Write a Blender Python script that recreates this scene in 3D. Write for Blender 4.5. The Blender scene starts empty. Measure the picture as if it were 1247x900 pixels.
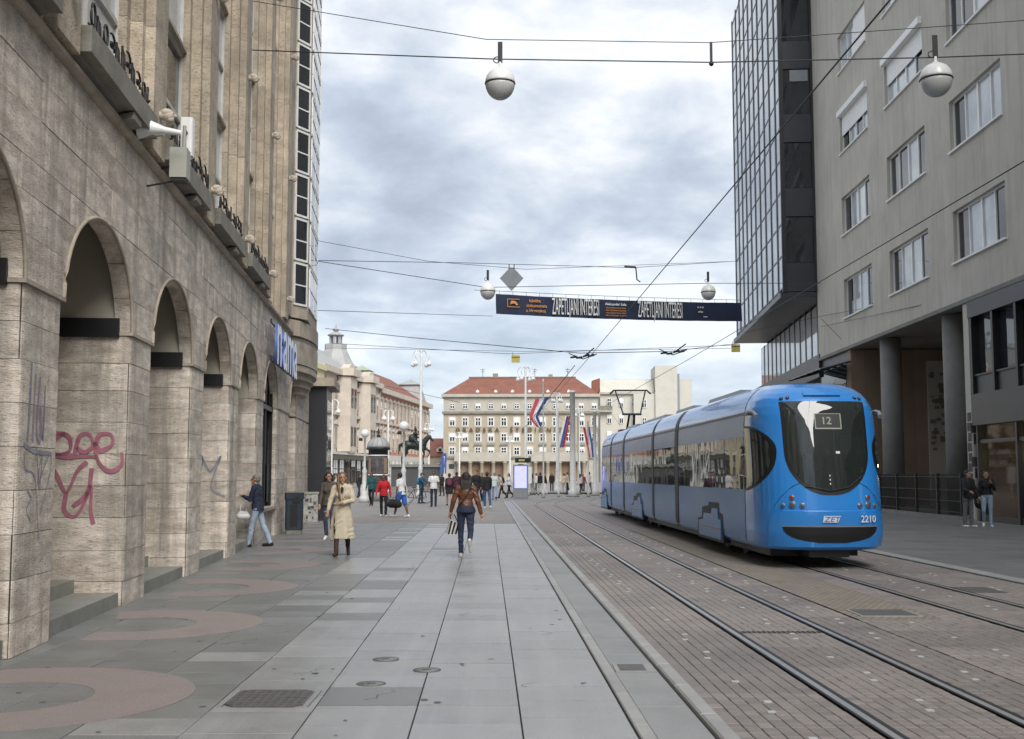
import bpy, bmesh, math, random
import numpy as np
from mathutils import Vector, Matrix
random.seed(7); rng = np.random.default_rng(5)
S = bpy.context.scene; COL = S.collection
R = math.radians; PI = math.pi

# ------------------------------------------------------------------ camera
FPX, EYE, PITCH = 1400.0, 1.65, math.atan(127/1400.0)
cam = bpy.data.objects.new('camera', bpy.data.cameras.new('camera')); COL.objects.link(cam)
cam.data.sensor_width = 36; cam.data.lens = 36*FPX/1247.0
cam.data.clip_start = .1; cam.data.clip_end = 3000
cam.location = (0, 0, EYE); cam.rotation_euler = (PI/2+PITCH, 0, 0)
S.camera = cam

# ------------------------------------------------------------------ sky, sun, exposure
SUN_EL, SUN_AZ = R(43), R(160)          # azimuth measured from +Y towards +X
W = bpy.data.worlds.new('World'); S.world = W; W.use_nodes = True
nt = W.node_tree; nt.nodes.clear()
def wn(t, **k):
    n = nt.nodes.new(t)
    for a, v in k.items(): setattr(n, a, v)
    return n
def wl(a, b): nt.links.new(a, b)
sky = wn('ShaderNodeTexSky', sky_type='NISHITA', sun_disc=False, sun_elevation=SUN_EL, sun_rotation=SUN_AZ)
sky.air_density = 1.2; sky.dust_density = 1.5
tc = wn('ShaderNodeTexCoord')
sep = wn('ShaderNodeSeparateXYZ'); wl(tc.outputs['Generated'], sep.inputs[0])
zz = wn('ShaderNodeMath', operation='ADD'); wl(sep.outputs[2], zz.inputs[0]); zz.inputs[1].default_value = .30
zm = wn('ShaderNodeMath', operation='MAXIMUM'); wl(zz.outputs[0], zm.inputs[0]); zm.inputs[1].default_value = .22
dx = wn('ShaderNodeMath', operation='DIVIDE'); wl(sep.outputs[0], dx.inputs[0]); wl(zm.outputs[0], dx.inputs[1])
dy = wn('ShaderNodeMath', operation='DIVIDE'); wl(sep.outputs[1], dy.inputs[0]); wl(zm.outputs[0], dy.inputs[1])
cmb = wn('ShaderNodeCombineXYZ'); wl(dx.outputs[0], cmb.inputs[0]); wl(dy.outputs[0], cmb.inputs[1]); cmb.inputs[2].default_value = 3.1
n1 = wn('ShaderNodeTexNoise'); n1.inputs['Scale'].default_value = 3.4; n1.inputs['Detail'].default_value = 12; n1.inputs['Roughness'].default_value = .57; n1.inputs['Distortion'].default_value = .15
n2 = wn('ShaderNodeTexNoise'); n2.inputs['Scale'].default_value = 1.3; n2.inputs['Detail'].default_value = 4
wl(cmb.outputs[0], n1.inputs['Vector']); wl(cmb.outputs[0], n2.inputs['Vector'])
mx = wn('ShaderNodeMath', operation='MULTIPLY_ADD'); wl(n2.outputs[0], mx.inputs[0]); mx.inputs[1].default_value = .75; wl(n1.outputs[0], mx.inputs[2])
ramp = wn('ShaderNodeValToRGB'); wl(mx.outputs[0], ramp.inputs[0])
e = ramp.color_ramp.elements
e[0].position = .66; e[0].color = (.40, .455, .56, 1)
e[1].position = 1.06; e[1].color = (.92, .945, .985, 1)
k = e.new(.80); k.color = (.54, .605, .71, 1)
k = e.new(.92); k.color = (.74, .785, .85, 1)
sc_ = wn('ShaderNodeVectorMath', operation='SCALE'); wl(ramp.outputs[0], sc_.inputs[0]); sc_.inputs['Scale'].default_value = 6.05
hz = wn('ShaderNodeMapRange'); wl(sep.outputs[2], hz.inputs['Value'])
hz.inputs['From Min'].default_value = .0; hz.inputs['From Max'].default_value = .22; hz.inputs['To Min'].default_value = .50; hz.inputs['To Max'].default_value = .93
mixs = wn('ShaderNodeMix', data_type='RGBA'); wl(hz.outputs[0], mixs.inputs['Factor'])
skl = wn('ShaderNodeMix', data_type='RGBA'); skl.inputs['Factor'].default_value = .72
wl(sky.outputs[0], skl.inputs['A']); skl.inputs['B'].default_value = (4.0, 4.95, 6.0, 1)   # thin high veil over the blue
wl(skl.outputs['Result'], mixs.inputs['A']); wl(sc_.outputs[0], mixs.inputs['B'])
bg = wn('ShaderNodeBackground'); bg.inputs['Strength'].default_value = .1
wo = wn('ShaderNodeOutputWorld'); wl(mixs.outputs['Result'], bg.inputs['Color']); wl(bg.outputs[0], wo.inputs[0])
sl = bpy.data.lights.new('sun', 'SUN'); sl.energy = 2.2; sl.angle = R(42); sl.color = (1, .97, .93)
sun = bpy.data.objects.new('sun', sl); COL.objects.link(sun)
sun.rotation_euler = (PI/2-SUN_EL, 0, PI-SUN_AZ)
S.view_settings.view_transform = 'Standard'; S.view_settings.look = 'None'
S.view_settings.exposure = 0.90; S.view_settings.gamma = 1
S.render.resolution_x, S.render.resolution_y = 1024, 739
S.cycles.max_bounces = 6; S.cycles.transparent_max_bounces = 8

# ------------------------------------------------------------------ helpers
def ground_at(px, py):
    """ground point seen at a pixel of the 1247x900 photograph (used once, to survey positions)"""
    u = (px-623.5)/FPX; v = (450-py)/FPX; c, s = math.cos(PITCH), math.sin(PITCH)
    d = (u, c-v*s, s+v*c); t = -EYE/d[2]
    return (d[0]*t, d[1]*t)
def at_depth(px, py, Y):
    u = (px-623.5)/FPX; v = (450-py)/FPX; c, s = math.cos(PITCH), math.sin(PITCH)
    d = (u, c-v*s, s+v*c); t = Y/d[1]
    return (d[0]*t, Y, EYE+d[2]*t)

def tag(o, label=None, cat=None, group=None, kind=None):
    if label: o['label'] = label
    if cat: o['category'] = cat
    if group: o['group'] = group
    if kind: o['kind'] = kind
    return o
def empty(name, loc=(0, 0, 0), rz=0, label=None, cat=None, group=None, kind=None, parent=None):
    o = bpy.data.objects.new(name, None); COL.objects.link(o); o.empty_display_size = .2
    o.location = loc; o.rotation_euler = (0, 0, rz)
    if parent: o.parent = parent
    return tag(o, label, cat, group, kind)
def copy_tree(o, parent=None):
    c = o.copy(); COL.objects.link(c)
    if parent: c.parent = parent
    for ch in list(o.children): copy_tree(ch, c)
    return c

class MB:
    def __init__(s): s.v = []; s.f = []; s.m = []; s.sm = []
    def add(s, vs, fs, m=0, smooth=False, xf=None):
        n = len(s.v)
        if xf is not None: vs = [tuple(xf @ Vector(p)) for p in vs]
        s.v += [tuple(p) for p in vs]
        for f in fs: s.f.append(tuple(n+i for i in f)); s.m.append(m); s.sm.append(smooth)
        return s
    def box(s, x0, x1, y0, y1, z0, z1, m=0, xf=None):
        return s.add([(x0,y0,z0),(x1,y0,z0),(x1,y1,z0),(x0,y1,z0),(x0,y0,z1),(x1,y0,z1),(x1,y1,z1),(x0,y1,z1)],
            [(3,2,1,0),(4,5,6,7),(0,1,5,4),(1,2,6,5),(2,3,7,6),(3,0,4,7)], m, xf=xf)
    def slab(s, x0, x1, y0, y1, zb, zt, b=.006, m=0, skew=0):
        """paving piece with a chamfered top; skew shears x by y (street direction)"""
        p = [(x0,y0,zb),(x1,y0,zb),(x1,y1,zb),(x0,y1,zb),(x0,y0,zt-b),(x1,y0,zt-b),(x1,y1,zt-b),(x0,y1,zt-b),
             (x0+b,y0+b,zt),(x1-b,y0+b,zt),(x1-b,y1-b,zt),(x0+b,y1-b,zt)]
        p = [(x+skew*y, y, z) for x, y, z in p]
        return s.add(p, [(0,1,5,4),(1,2,6,5),(2,3,7,6),(3,0,4,7),(4,5,9,8),(5,6,10,9),(6,7,11,10),(7,4,8,11),(8,9,10,11)], m)
    def prism(s, poly, a0, a1, axis='z', m=0, xf=None, smooth=False):
        """poly of 2D points extruded: axis z -> (x,y), axis y -> (x,z), axis x -> (y,z)"""
        n = len(poly)
        def P(p, a):
            return {'z': (p[0], p[1], a), 'y': (p[0], a, p[1]), 'x': (a, p[0], p[1])}[axis]
        ar = sum(poly[i][0]*poly[(i+1) % n][1]-poly[(i+1) % n][0]*poly[i][1] for i in range(n))
        if (ar < 0) != (axis == 'y'): poly = poly[::-1]
        vs = [P(p, a0) for p in poly]+[P(p, a1) for p in poly]
        fs = [tuple(range(n))[::-1], tuple(range(n, 2*n))]+[(i, (i+1) % n, n+(i+1) % n, n+i) for i in range(n)]
        return s.add(vs, fs, m, smooth, xf)
    def tube(s, pts, r, n=8, m=0, caps=True, smooth=True):
        pts = [Vector(p) for p in pts]; N = len(pts); rs = r if isinstance(r, (list, tuple)) else [r]*N
        up = None; base = len(s.v); vs = []
        for i, p in enumerate(pts):
            d = (pts[min(i+1, N-1)]-pts[max(i-1, 0)]).normalized()
            if up is None or abs(up.dot(d)) > .98:
                up = Vector((0, 0, 1)) if abs(d.z) < .9 else Vector((1, 0, 0))
            a = d.cross(up).normalized(); b = d.cross(a).normalized(); up = -b if False else up
            for k in range(n):
                t = 2*PI*k/n; vs.append(p+(a*math.cos(t)+b*math.sin(t))*rs[i])
        fs = []
        for i in range(N-1):
            for k in range(n):
                fs.append((i*n+k, (i+1)*n+k, (i+1)*n+(k+1) % n, i*n+(k+1) % n))
        s.add(vs, fs, m, smooth)
        if caps: s.add([vs[k] for k in range(n)], [tuple(range(n))], m); s.add([vs[(N-1)*n+k] for k in range(n)], [tuple(range(n))[::-1]], m)
        return s
    def lathe(s, prof, c=(0, 0, 0), n=16, m=0, smooth=True, sx=1, sy=1):
        vs = []; fs = []
        for r, z in prof:
            for k in range(n):
                t = 2*PI*k/n; vs.append((c[0]+r*sx*math.cos(t), c[1]+r*sy*math.sin(t), c[2]+z))
        for i in range(len(prof)-1):
            for k in range(n): fs.append((i*n+k, i*n+(k+1) % n, (i+1)*n+(k+1) % n, (i+1)*n+k))
        if prof[0][0] > 1e-4: fs.append(tuple(range(n))[::-1])
        if prof[-1][0] > 1e-4: fs.append(tuple(range((len(prof)-1)*n, len(prof)*n)))
        return s.add(vs, fs, m, smooth)
    def ball(s, c, r, n=12, m=0):
        rx, ry, rz = r if isinstance(r, (list, tuple)) else (r, r, r)
        k = max(6, n//2)
        return s.lathe([(max(1e-5, math.sin(PI*i/k)), -math.cos(PI*i/k)*rz) for i in range(k+1)], c, n, m, True, rx, ry)
    def ribbon(s, pts, w, nrm, off=.003, m=0):
        pts = [Vector(p) for p in pts]; nrm = Vector(nrm); vs = []
        for i, p in enumerate(pts):
            d = (pts[min(i+1, len(pts)-1)]-pts[max(i-1, 0)]).normalized(); a = d.cross(nrm).normalized()
            ww = w[i] if isinstance(w, list) else w
            vs += [p+a*ww/2+nrm*off, p-a*ww/2+nrm*off]
        return s.add(vs, [(2*i, 2*i+1, 2*i+3, 2*i+2) for i in range(len(pts)-1)], m)
    def build(s, name, mats, parent=None, loc=None, rz=0):
        me = bpy.data.meshes.new(name); me.from_pydata(s.v, [], s.f)
        if not isinstance(mats, (list, tuple)): mats = [mats]
        for m in mats: me.materials.append(m)
        if len(mats) > 1: me.polygons.foreach_set('material_index', s.m)
        if any(s.sm): me.polygons.foreach_set('use_smooth', s.sm)
        me.update()
        o = bpy.data.objects.new(name, me); COL.objects.link(o)
        if parent: o.parent = parent
        if loc: o.location = loc
        if rz: o.rotation_euler = (0, 0, rz)
        return o
def inst(name, me, parent, loc, rz=0, scale=None):
    o = bpy.data.objects.new(name, me); COL.objects.link(o); o.parent = parent; o.location = loc
    if rz: o.rotation_euler = (0, 0, rz)
    if scale: o.scale = scale
    return o

def srgb(r, g, b):
    f = lambda c: ((c/255+.055)/1.055)**2.4 if c > 10 else c/255/12.92
    return (f(r), f(g), f(b))
def MAT(name, col, rough=.7, var=.12, scale=2.0, bump=0.0, bscale=25, metal=0.0, rnd=0.0, stretch=(1, 1, 1), stain=None, stain_amt=.5,
        stain_scale=.7, pores=None, streak=None, sdir=(3.2, 3.2, .28), scol=None, coat=0.0, emit=None, estr=1.0, obj=False, spec=.5, rvar=0.0, grain=0.0, brick=None):
    m = bpy.data.materials.new(name); m.use_nodes = True; t = m.node_tree; N = t.nodes; Lk = t.links.new
    b = N['Principled BSDF']; b.inputs['Roughness'].default_value = rough; b.inputs['Metallic'].default_value = metal
    b.inputs['Coat Weight'].default_value = coat; b.inputs['Coat Roughness'].default_value = .04; b.inputs['Specular IOR Level'].default_value = spec
    def nd(tp, **k):
        n = N.new(tp)
        for a, v in k.items(): setattr(n, a, v)
        return n
    if obj: vec = nd('ShaderNodeTexCoord').outputs['Object']
    else: vec = nd('ShaderNodeNewGeometry').outputs['Position']
    mp = nd('ShaderNodeVectorMath', operation='MULTIPLY'); Lk(vec, mp.inputs[0]); mp.inputs[1].default_value = stretch
    oi = nd('ShaderNodeObjectInfo')
    if rnd:
        sh = nd('ShaderNodeVectorMath', operation='SCALE'); cx = nd('ShaderNodeCombineXYZ')
        for i in range(3): Lk(oi.outputs['Random'], cx.inputs[i])
        Lk(cx.outputs[0], sh.inputs[0]); sh.inputs['Scale'].default_value = 37
        ad = nd('ShaderNodeVectorMath', operation='ADD'); Lk(mp.outputs[0], ad.inputs[0]); Lk(sh.outputs[0], ad.inputs[1]); v = ad.outputs[0]
    else: v = mp.outputs[0]
    no = nd('ShaderNodeTexNoise'); Lk(v, no.inputs['Vector']); no.inputs['Scale'].default_value = scale; no.inputs['Detail'].default_value = 6; no.inputs['Roughness'].default_value = .62
    rp = nd('ShaderNodeMapRange'); Lk(no.outputs[0], rp.inputs['Value']); rp.inputs['From Min'].default_value = .28; rp.inputs['From Max'].default_value = .72
    rp.inputs['To Min'].default_value = 1-var; rp.inputs['To Max'].default_value = 1+var
    val = rp.outputs[0]
    if rnd:
        r2 = nd('ShaderNodeMapRange'); Lk(oi.outputs['Random'], r2.inputs['Value']); r2.inputs['To Min'].default_value = 1-rnd; r2.inputs['To Max'].default_value = 1+rnd
        mu = nd('ShaderNodeMath', operation='MULTIPLY'); Lk(val, mu.inputs[0]); Lk(r2.outputs[0], mu.inputs[1]); val = mu.outputs[0]
    if grain:
        g = nd('ShaderNodeTexNoise'); Lk(v, g.inputs['Vector']); g.inputs['Scale'].default_value = 90; g.inputs['Detail'].default_value = 2
        r3 = nd('ShaderNodeMapRange'); Lk(g.outputs[0], r3.inputs['Value']); r3.inputs['From Min'].default_value = .3; r3.inputs['From Max'].default_value = .7
        r3.inputs['To Min'].default_value = 1-grain; r3.inputs['To Max'].default_value = 1+grain
        mu = nd('ShaderNodeMath', operation='MULTIPLY'); Lk(val, mu.inputs[0]); Lk(r3.outputs[0], mu.inputs[1]); val = mu.outputs[0]
    cs = nd('ShaderNodeVectorMath', operation='SCALE'); cs.inputs[0].default_value = col; Lk(val, cs.inputs['Scale'])
    out = cs.outputs[0]
    def mixin(fac, c, o):
        x = nd('ShaderNodeMix', data_type='RGBA'); Lk(fac, x.inputs['Factor']); Lk(o, x.inputs['A']); x.inputs['B'].default_value = (*c, 1); return x.outputs['Result']
    def thresh(src, lo, hi, top):
        q = nd('ShaderNodeMapRange'); Lk(src, q.inputs['Value']); q.inputs['From Min'].default_value = lo; q.inputs['From Max'].default_value = hi; q.inputs['To Max'].default_value = top; return q.outputs[0]
    if stain:
        ns = nd('ShaderNodeTexNoise'); Lk(v, ns.inputs['Vector']); ns.inputs['Scale'].default_value = stain_scale; ns.inputs['Detail'].default_value = 8; ns.inputs['Roughness'].default_value = .7
        out = mixin(thresh(ns.outputs[0], .48, .72, stain_amt), stain, out)
    if streak:
        sv = nd('ShaderNodeVectorMath', operation='MULTIPLY'); Lk(vec, sv.inputs[0]); sv.inputs[1].default_value = sdir
        sn = nd('ShaderNodeTexNoise'); Lk(sv.outputs[0], sn.inputs['Vector']); sn.inputs['Scale'].default_value = 1; sn.inputs['Detail'].default_value = 7; sn.inputs['Roughness'].default_value = .65
        out = mixin(thresh(sn.outputs[0], .47, .74, streak), scol or tuple(c*.33 for c in col), out)
    if brick:
        bw, bh, mort, mc = brick
        bt = nd('ShaderNodeTexBrick'); Lk(vec, bt.inputs['Vector']); bt.inputs['Scale'].default_value = 1; bt.inputs['Brick Width'].default_value = bw; bt.inputs['Row Height'].default_value = bh
        bt.inputs['Mortar Size'].default_value = mort; bt.inputs['Color1'].default_value = (.88,)*3+(1,); bt.inputs['Color2'].default_value = (1.08,)*3+(1,); bt.inputs['Mortar'].default_value = (mc,)*3+(1,)
        mm = nd('ShaderNodeMix', data_type='RGBA', blend_type='MULTIPLY'); mm.inputs['Factor'].default_value = 1; Lk(out, mm.inputs['A']); Lk(bt.outputs[0], mm.inputs['B']); out = mm.outputs['Result']
    h = None
    if pores:
        vo = nd('ShaderNodeTexNoise'); pm = nd('ShaderNodeVectorMath', operation='MULTIPLY'); Lk(v, pm.inputs[0]); pm.inputs[1].default_value = (1, 1, 2.2)
        Lk(pm.outputs[0], vo.inputs['Vector']); vo.inputs['Scale'].default_value = pores; vo.inputs['Detail'].default_value = 5
        pf = thresh(vo.outputs[0], .59, .66, .68); out = mixin(pf, tuple(c*.35 for c in col), out); h = pf
    Lk(out, b.inputs['Base Color'])
    if bump:
        bn = nd('ShaderNodeTexNoise'); Lk(v, bn.inputs['Vector']); bn.inputs['Scale'].default_value = bscale; bn.inputs['Detail'].default_value = 4
        bp = nd('ShaderNodeBump'); bp.inputs['Strength'].default_value = bump; bp.inputs['Distance'].default_value = .02
        if h is not None:
            sb = nd('ShaderNodeMath', operation='SUBTRACT'); Lk(bn.outputs[0], sb.inputs[0]); Lk(h, sb.inputs[1]); Lk(sb.outputs[0], bp.inputs['Height'])
        else: Lk(bn.outputs[0], bp.inputs['Height'])
        Lk(bp.outputs[0], b.inputs['Normal'])
    if rvar:
        rr = nd('ShaderNodeMapRange'); Lk(no.outputs[0], rr.inputs['Value']); rr.inputs['From Min'].default_value = .3; rr.inputs['From Max'].default_value = .7
        rr.inputs['To Min'].default_value = rough-rvar; rr.inputs['To Max'].default_value = rough+rvar; Lk(rr.outputs[0], b.inputs['Roughness'])
    if emit: b.inputs['Emission Color'].default_value = (*emit, 1); b.inputs['Emission Strength'].default_value = estr
    return m
def GLASS(name, tint=(.02, .025, .03), rough=.03, wav=.0, mix=None, spec=.7):
    m = MAT(name, tint, rough=rough, var=.3, scale=.6, spec=spec)
    t = m.node_tree; b = t.nodes['Principled BSDF']; b.inputs['IOR'].default_value = 1.52
    if wav:
        g = t.nodes.new('ShaderNodeNewGeometry'); n = t.nodes.new('ShaderNodeTexNoise'); n.inputs['Scale'].default_value = 1.3; n.inputs['Detail'].default_value = 1
        t.links.new(g.outputs['Position'], n.inputs['Vector']); bp = t.nodes.new('ShaderNodeBump'); bp.inputs['Strength'].default_value = wav; bp.inputs['Distance'].default_value = .02
        t.links.new(n.outputs[0], bp.inputs['Height']); t.links.new(bp.outputs[0], b.inputs['Normal'])
    if mix:
        tr = t.nodes.new('ShaderNodeBsdfTransparent'); tr.inputs[0].default_value = (.75, .8, .8, 1); x = t.nodes.new('ShaderNodeMixShader'); x.inputs[0].default_value = mix
        t.links.new(b.outputs[0], x.inputs[1]); t.links.new(tr.outputs[0], x.inputs[2]); t.links.new(x.outputs[0], t.nodes['Material Output'].inputs[0])
    return m

M = {}
M['trav'] = MAT('travertine', (.69, .61, .52), .65, .34, 2.6, .5, 30, rnd=.15, stretch=(1, 1, 3), stain=(.33, .26, .195), stain_amt=.85, stain_scale=1.1, pores=14, streak=.95, grain=.20)
M['travu'] = MAT('upper stone', (.48, .405, .31), .75, .24, 2.2, .5, 22, rnd=.14, stretch=(1, 1, 1.6), stain=(.20, .16, .11), stain_amt=.55, stain_scale=1.6, pores=18, streak=.6, grain=.25)
M['trim'] = MAT('weathered trim stone', (.43, .37, .295), .75, .22, 2.5, .4, 24, stain=(.11, .095, .075), stain_amt=.6)
M['ledge'] = MAT('ledge concrete', (.24, .225, .19), .8, .2, 3, .4, 20, stain=(.09, .085, .07), stain_amt=.7)
M['plaster'] = MAT('passage plaster', (.46, .42, .34), .85, .06, 1.2, .1)
M['joint'] = MAT('dark joint mortar', (.05, .047, .042), .9, .2, 5)
M['black'] = MAT('black metal', (.012, .012, .013), .45, .2, 3)
M['iron'] = MAT('wrought iron', (.018, .017, .017), .55, .3, 8)
M['white_frame'] = MAT('white window frame', (.82, .82, .80), .4, .05, 3)
M['old_frame'] = MAT('old white frame', (.55, .54, .50), .5, .12, 4)
M['dglass'] = GLASS('dark window glass', (.02, .024, .028), wav=.15)
M['oldglass'] = GLASS('old dark glass', (.10, .108, .11), .6, spec=0.0)
M['cglass'] = GLASS('curtained window glass', (.50, .54, .57), .04, wav=.1)
M['shopglass'] = GLASS('shop glass', (.02, .025, .03), mix=.62)
M['step'] = MAT('step stone', (.27, .27, .24), .6, .15, 3, .15, stain=(.1, .095, .08), grain=.12)
M['slab'] = MAT('grey granite slab', (.268, .266, .26), .36, .2, 1.7, .10, 60, streak=.5, sdir=(4.5, .3, 1), scol=(.38, .375, .37), rnd=.11, stain=(.31, .315, .315), stain_amt=.55, stain_scale=2.2, grain=.14, rvar=.08)
M['slabg'] = MAT('greenish granite slab', (.185, .188, .180), .42, .18, 1.5, .10, 60, rnd=.07, stain=(.105, .108, .10), stain_amt=.6, grain=.14, rvar=.08)
M['red'] = MAT('red granite inlay', (.27, .222, .205), .48, .14, 2, .1, 60, rnd=.06, stain=(.19, .18, .17), stain_amt=.7, stain_scale=2, grain=.24)
M['gutter'] = MAT('gutter slab', (.255, .255, .25), .5, .10, 1.6, .12, 50, rnd=.06, stain=(.13, .13, .125), grain=.12)
M['kerb'] = MAT('kerb stone', (.32, .315, .305), .55, .14, 3, .2, 40, rnd=.08, grain=.12)
M['paver'] = MAT('clay paver', (.235, .203, .185), .6, .14, 1.1, .2, 60, rnd=.12, stain=(.15, .145, .14), stain_amt=.8, stain_scale=.8, grain=.16)
M['paverg'] = MAT('grey brown paver', (.215, .188, .172), .6, .16, 1.1, .2, 60, rnd=.12, stain=(.12, .115, .11), stain_amt=.7, stain_scale=.9, grain=.16)
M['sand'] = MAT('sandy setts', (.275, .238, .19), .75, .14, 3, .3, 40, stain=(.2, .165, .12), grain=.2, brick=(.1, .1, .012, .55))
M['square'] = MAT('square setts', (.255, .232, .212), .65, .12, .5, .2, 30, stain=(.145, .135, .125), stain_scale=.3, grain=.14, brick=(.2, .12, .012, .7))
M['asph'] = MAT('asphalt', (.075, .075, .075), .8, .15, 1, .2, 60, grain=.2)
M['rslab'] = MAT('dark paving slab', (.165, .163, .16), .5, .12, 1.5, .1, 60, rnd=.1, stain=(.08, .08, .08), grain=.14)
M['rail'] = MAT('polished rail steel', (.40, .40, .40), .3, .08, 3, metal=.35)
M['groove'] = MAT('rail groove rubber', (.02, .02, .022), .6, .3, 8)
M['cast'] = MAT('cast iron cover', (.10, .095, .09), .55, .25, 12, .3, 60)
M['stud'] = MAT('white paver stud', (.48, .48, .46), .5, .1, 9)
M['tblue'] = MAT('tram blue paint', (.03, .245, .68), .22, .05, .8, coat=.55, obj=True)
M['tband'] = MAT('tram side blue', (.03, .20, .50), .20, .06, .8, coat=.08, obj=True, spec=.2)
M['tglass'] = GLASS('tram glass', (.022, .028, .026), .02, wav=.25, spec=.8)
M['bellows'] = MAT('grey bellows rubber', (.075, .073, .072), .6, .15, 6)
M['tgrey'] = MAT('tram grey', (.22, .24, .26), .4, .1, 4)
M['wht'] = MAT('white paint', (.78, .78, .76), .4, .06, 5)
M['polew'] = MAT('greyed white pole paint', (.60, .60, .575), .5, .12, 4, stain=(.40, .39, .36), stain_amt=.5)
M['globe'] = MAT('opal globe', (.74, .74, .72), .25, .05, 3)
M['globed'] = MAT('lamp lower bowl', (.56, .56, .54), .3, .1, 3)
M['gwall'] = MAT('grey render', (.52, .495, .435), .9, .09, .5, .15, 30, stain=(.42, .395, .34), stain_amt=.6, stain_scale=.45, grain=.06, streak=.30)
M['conc'] = MAT('column concrete', (.205, .20, .185), .8, .15, 1.5, .25, 20, stain=(.13, .125, .115))
M['brownwall'] = MAT('brown stone wall', (.31, .225, .16), .75, .12, .8, .1, stain=(.2, .15, .1), brick=(1.2, .9, .008, .7))
M['dpanel'] = MAT('dark cladding panel', (.030, .032, .038), .38, .12, 1, rnd=.06)
M['mull'] = MAT('black mullion', (.014, .014, .016), .4, .15, 2)
M['mirror'] = GLASS('mirror glass', (.45, .48, .50), .03, spec=1.0)
M['rwood'] = MAT('pale wood', (.45, .29, .15), .5, .2, 4, stretch=(8, 8, 1))
M['shopdark'] = MAT('shop interior', (.24, .165, .11), .8, .3, 2)
M['bulb'] = MAT('warm bulb', (.9, .8, .6), .4, emit=(1, .72, .4), estr=250)
M['screen'] = MAT('violet screen', (.2, .2, .5), .3, .4, 6, emit=(.42, .42, 1.0), estr=.75)
M['wire'] = MAT('overhead wire', (.03, .03, .032), .5, .1)
M['grad'] = MAT('savings bank render', (.39, .34, .255), .85, .10, .6, .1, stain=(.38, .33, .25))
M['gradtrim'] = MAT('savings bank trim', (.42, .395, .335), .8, .12, .8, stain=(.36, .34, .3))
M['tile'] = MAT('red roof tile', (.225, .09, .06), .8, .16, .6, .3, 6, stain=(.19, .085, .06), brick=(.6, .35, .05, .75))
M['copper'] = MAT('green copper roof', (.32, .37, .25), .7, .15, 1)
M['slate'] = MAT('grey zinc roof', (.33, .33, .32), .6, .12, 1.2, stain=(.24, .24, .24))
M['baroq'] = MAT('pale ornate stone', (.52, .455, .38), .85, .14, 1.0, .3, 8, stain=(.36, .31, .27))
M['yell'] = MAT('yellow render', (.56, .50, .32), .85, .1, 1)
M['pink'] = MAT('pink brick facade', (.50, .235, .17), .85, .14, 1.0, .3, 8, stain=(.36, .24, .19))
M['cream'] = MAT('cream render', (.52, .50, .44), .85, .08, .7, stain=(.5, .48, .42))
M['bronze'] = MAT('dark bronze', (.035, .042, .036), .45, .3, 3, .2, metal=.6, obj=True)
M['letter_b'] = MAT('brown letters', (.09, .06, .03), .5, .1)
M['bin'] = MAT('dark blue bin', (.018, .03, .045), .45, .2, 4)
M['cab'] = MAT('stickered cabinet', (.42, .42, .38), .6, .35, 9, stain=(.08, .08, .09), stain_amt=.9, stain_scale=7)
M['poster'] = MAT('pasted posters', (.07, .06, .065), .7, .6, 3, stain=(.18, .15, .155), stain_amt=.8, stain_scale=4)
M['sign_b'] = MAT('blue sign', (.03, .25, .42), .4, .1)
M['banner'] = MAT('navy banner cloth', (.010, .020, .052), .6, .3, .8)
M['orange'] = MAT('orange print', (.65, .28, .06), .6, .1)
M['fred'] = MAT('flag red', (.50, .06, .08), .7, .1); M['fblue'] = MAT('flag blue', (.06, .11, .32), .7, .1); M['fwhite'] = MAT('flag white', (.75, .75, .75), .7, .05)
M['boxgrey'] = MAT('grey equipment box', (.36, .36, .31), .5, .06, 3)
M['olive'] = MAT('yellow sign sheet', (.52, .44, .12), .5, .1)
M['nama_w'] = MAT('sign letter face', (.80, .82, .88), .35, .04); M['nama_b'] = MAT('sign letter side', (.10, .17, .48), .35, .05)
M['mag'] = MAT('magenta spray paint', (.40, .15, .20), .6, .3, 6); M['bluesp'] = MAT('blue spray paint', (.27, .26, .31), .7, .3, 6)
M['headst'] = MAT('pale carved stone', (.50, .44, .36), .7, .2, 9, .3, stain=(.25, .21, .16), obj=True)

# ------------------------------------------------------------------ deferred meshes (text, remeshed figures)
LATE = []
def text(name, body, size, mats, parent, loc, rot, ext=.01, align='CENTER', xscale=1, space=1.0, shear=0, bold=.012):
    c = bpy.data.curves.new(name, 'FONT'); c.body = body; c.size = size; c.extrude = ext; c.align_x = align; c.align_y = 'CENTER'; c.resolution_u = 3
    c.space_character = space; c.shear = shear; c.offset = bold*size
    o = bpy.data.objects.new(name, c); COL.objects.link(o)
    if parent: o.parent = parent
    o.location = loc; o.rotation_euler = rot; o.scale = (xscale, 1, 1)
    LATE.append((o, mats, None)); return o

# ================================================================== GROUND
K = -.0214                                   # street direction: x = u + K*y
def sx(u, y): return u+K*y
def sheet(name, pts, z, mat, kind='structure', thick=0.0):
    m = MB()
    if thick: m.prism(pts, z-thick, z)
    else: m.add([(x, y, z) for x, y in pts], [tuple(range(len(pts)))])
    return tag(m.build(name, mat), kind=kind)
def strip(name, u0, u1, y0, y1, z, mat, **k):
    return sheet(name, [(sx(u0, y0), y0), (sx(u1, y0), y0), (sx(u1, y1), y1), (sx(u0, y1), y1)], z, mat, **k)
sheet('ground', [(-900, -300), (900, -300), (900, 1500), (-900, 1500)], -.12, M['asph'])
pave = strip('pavement', -14, 1.52, -8, 38.5, -.03, M['joint'])
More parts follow.
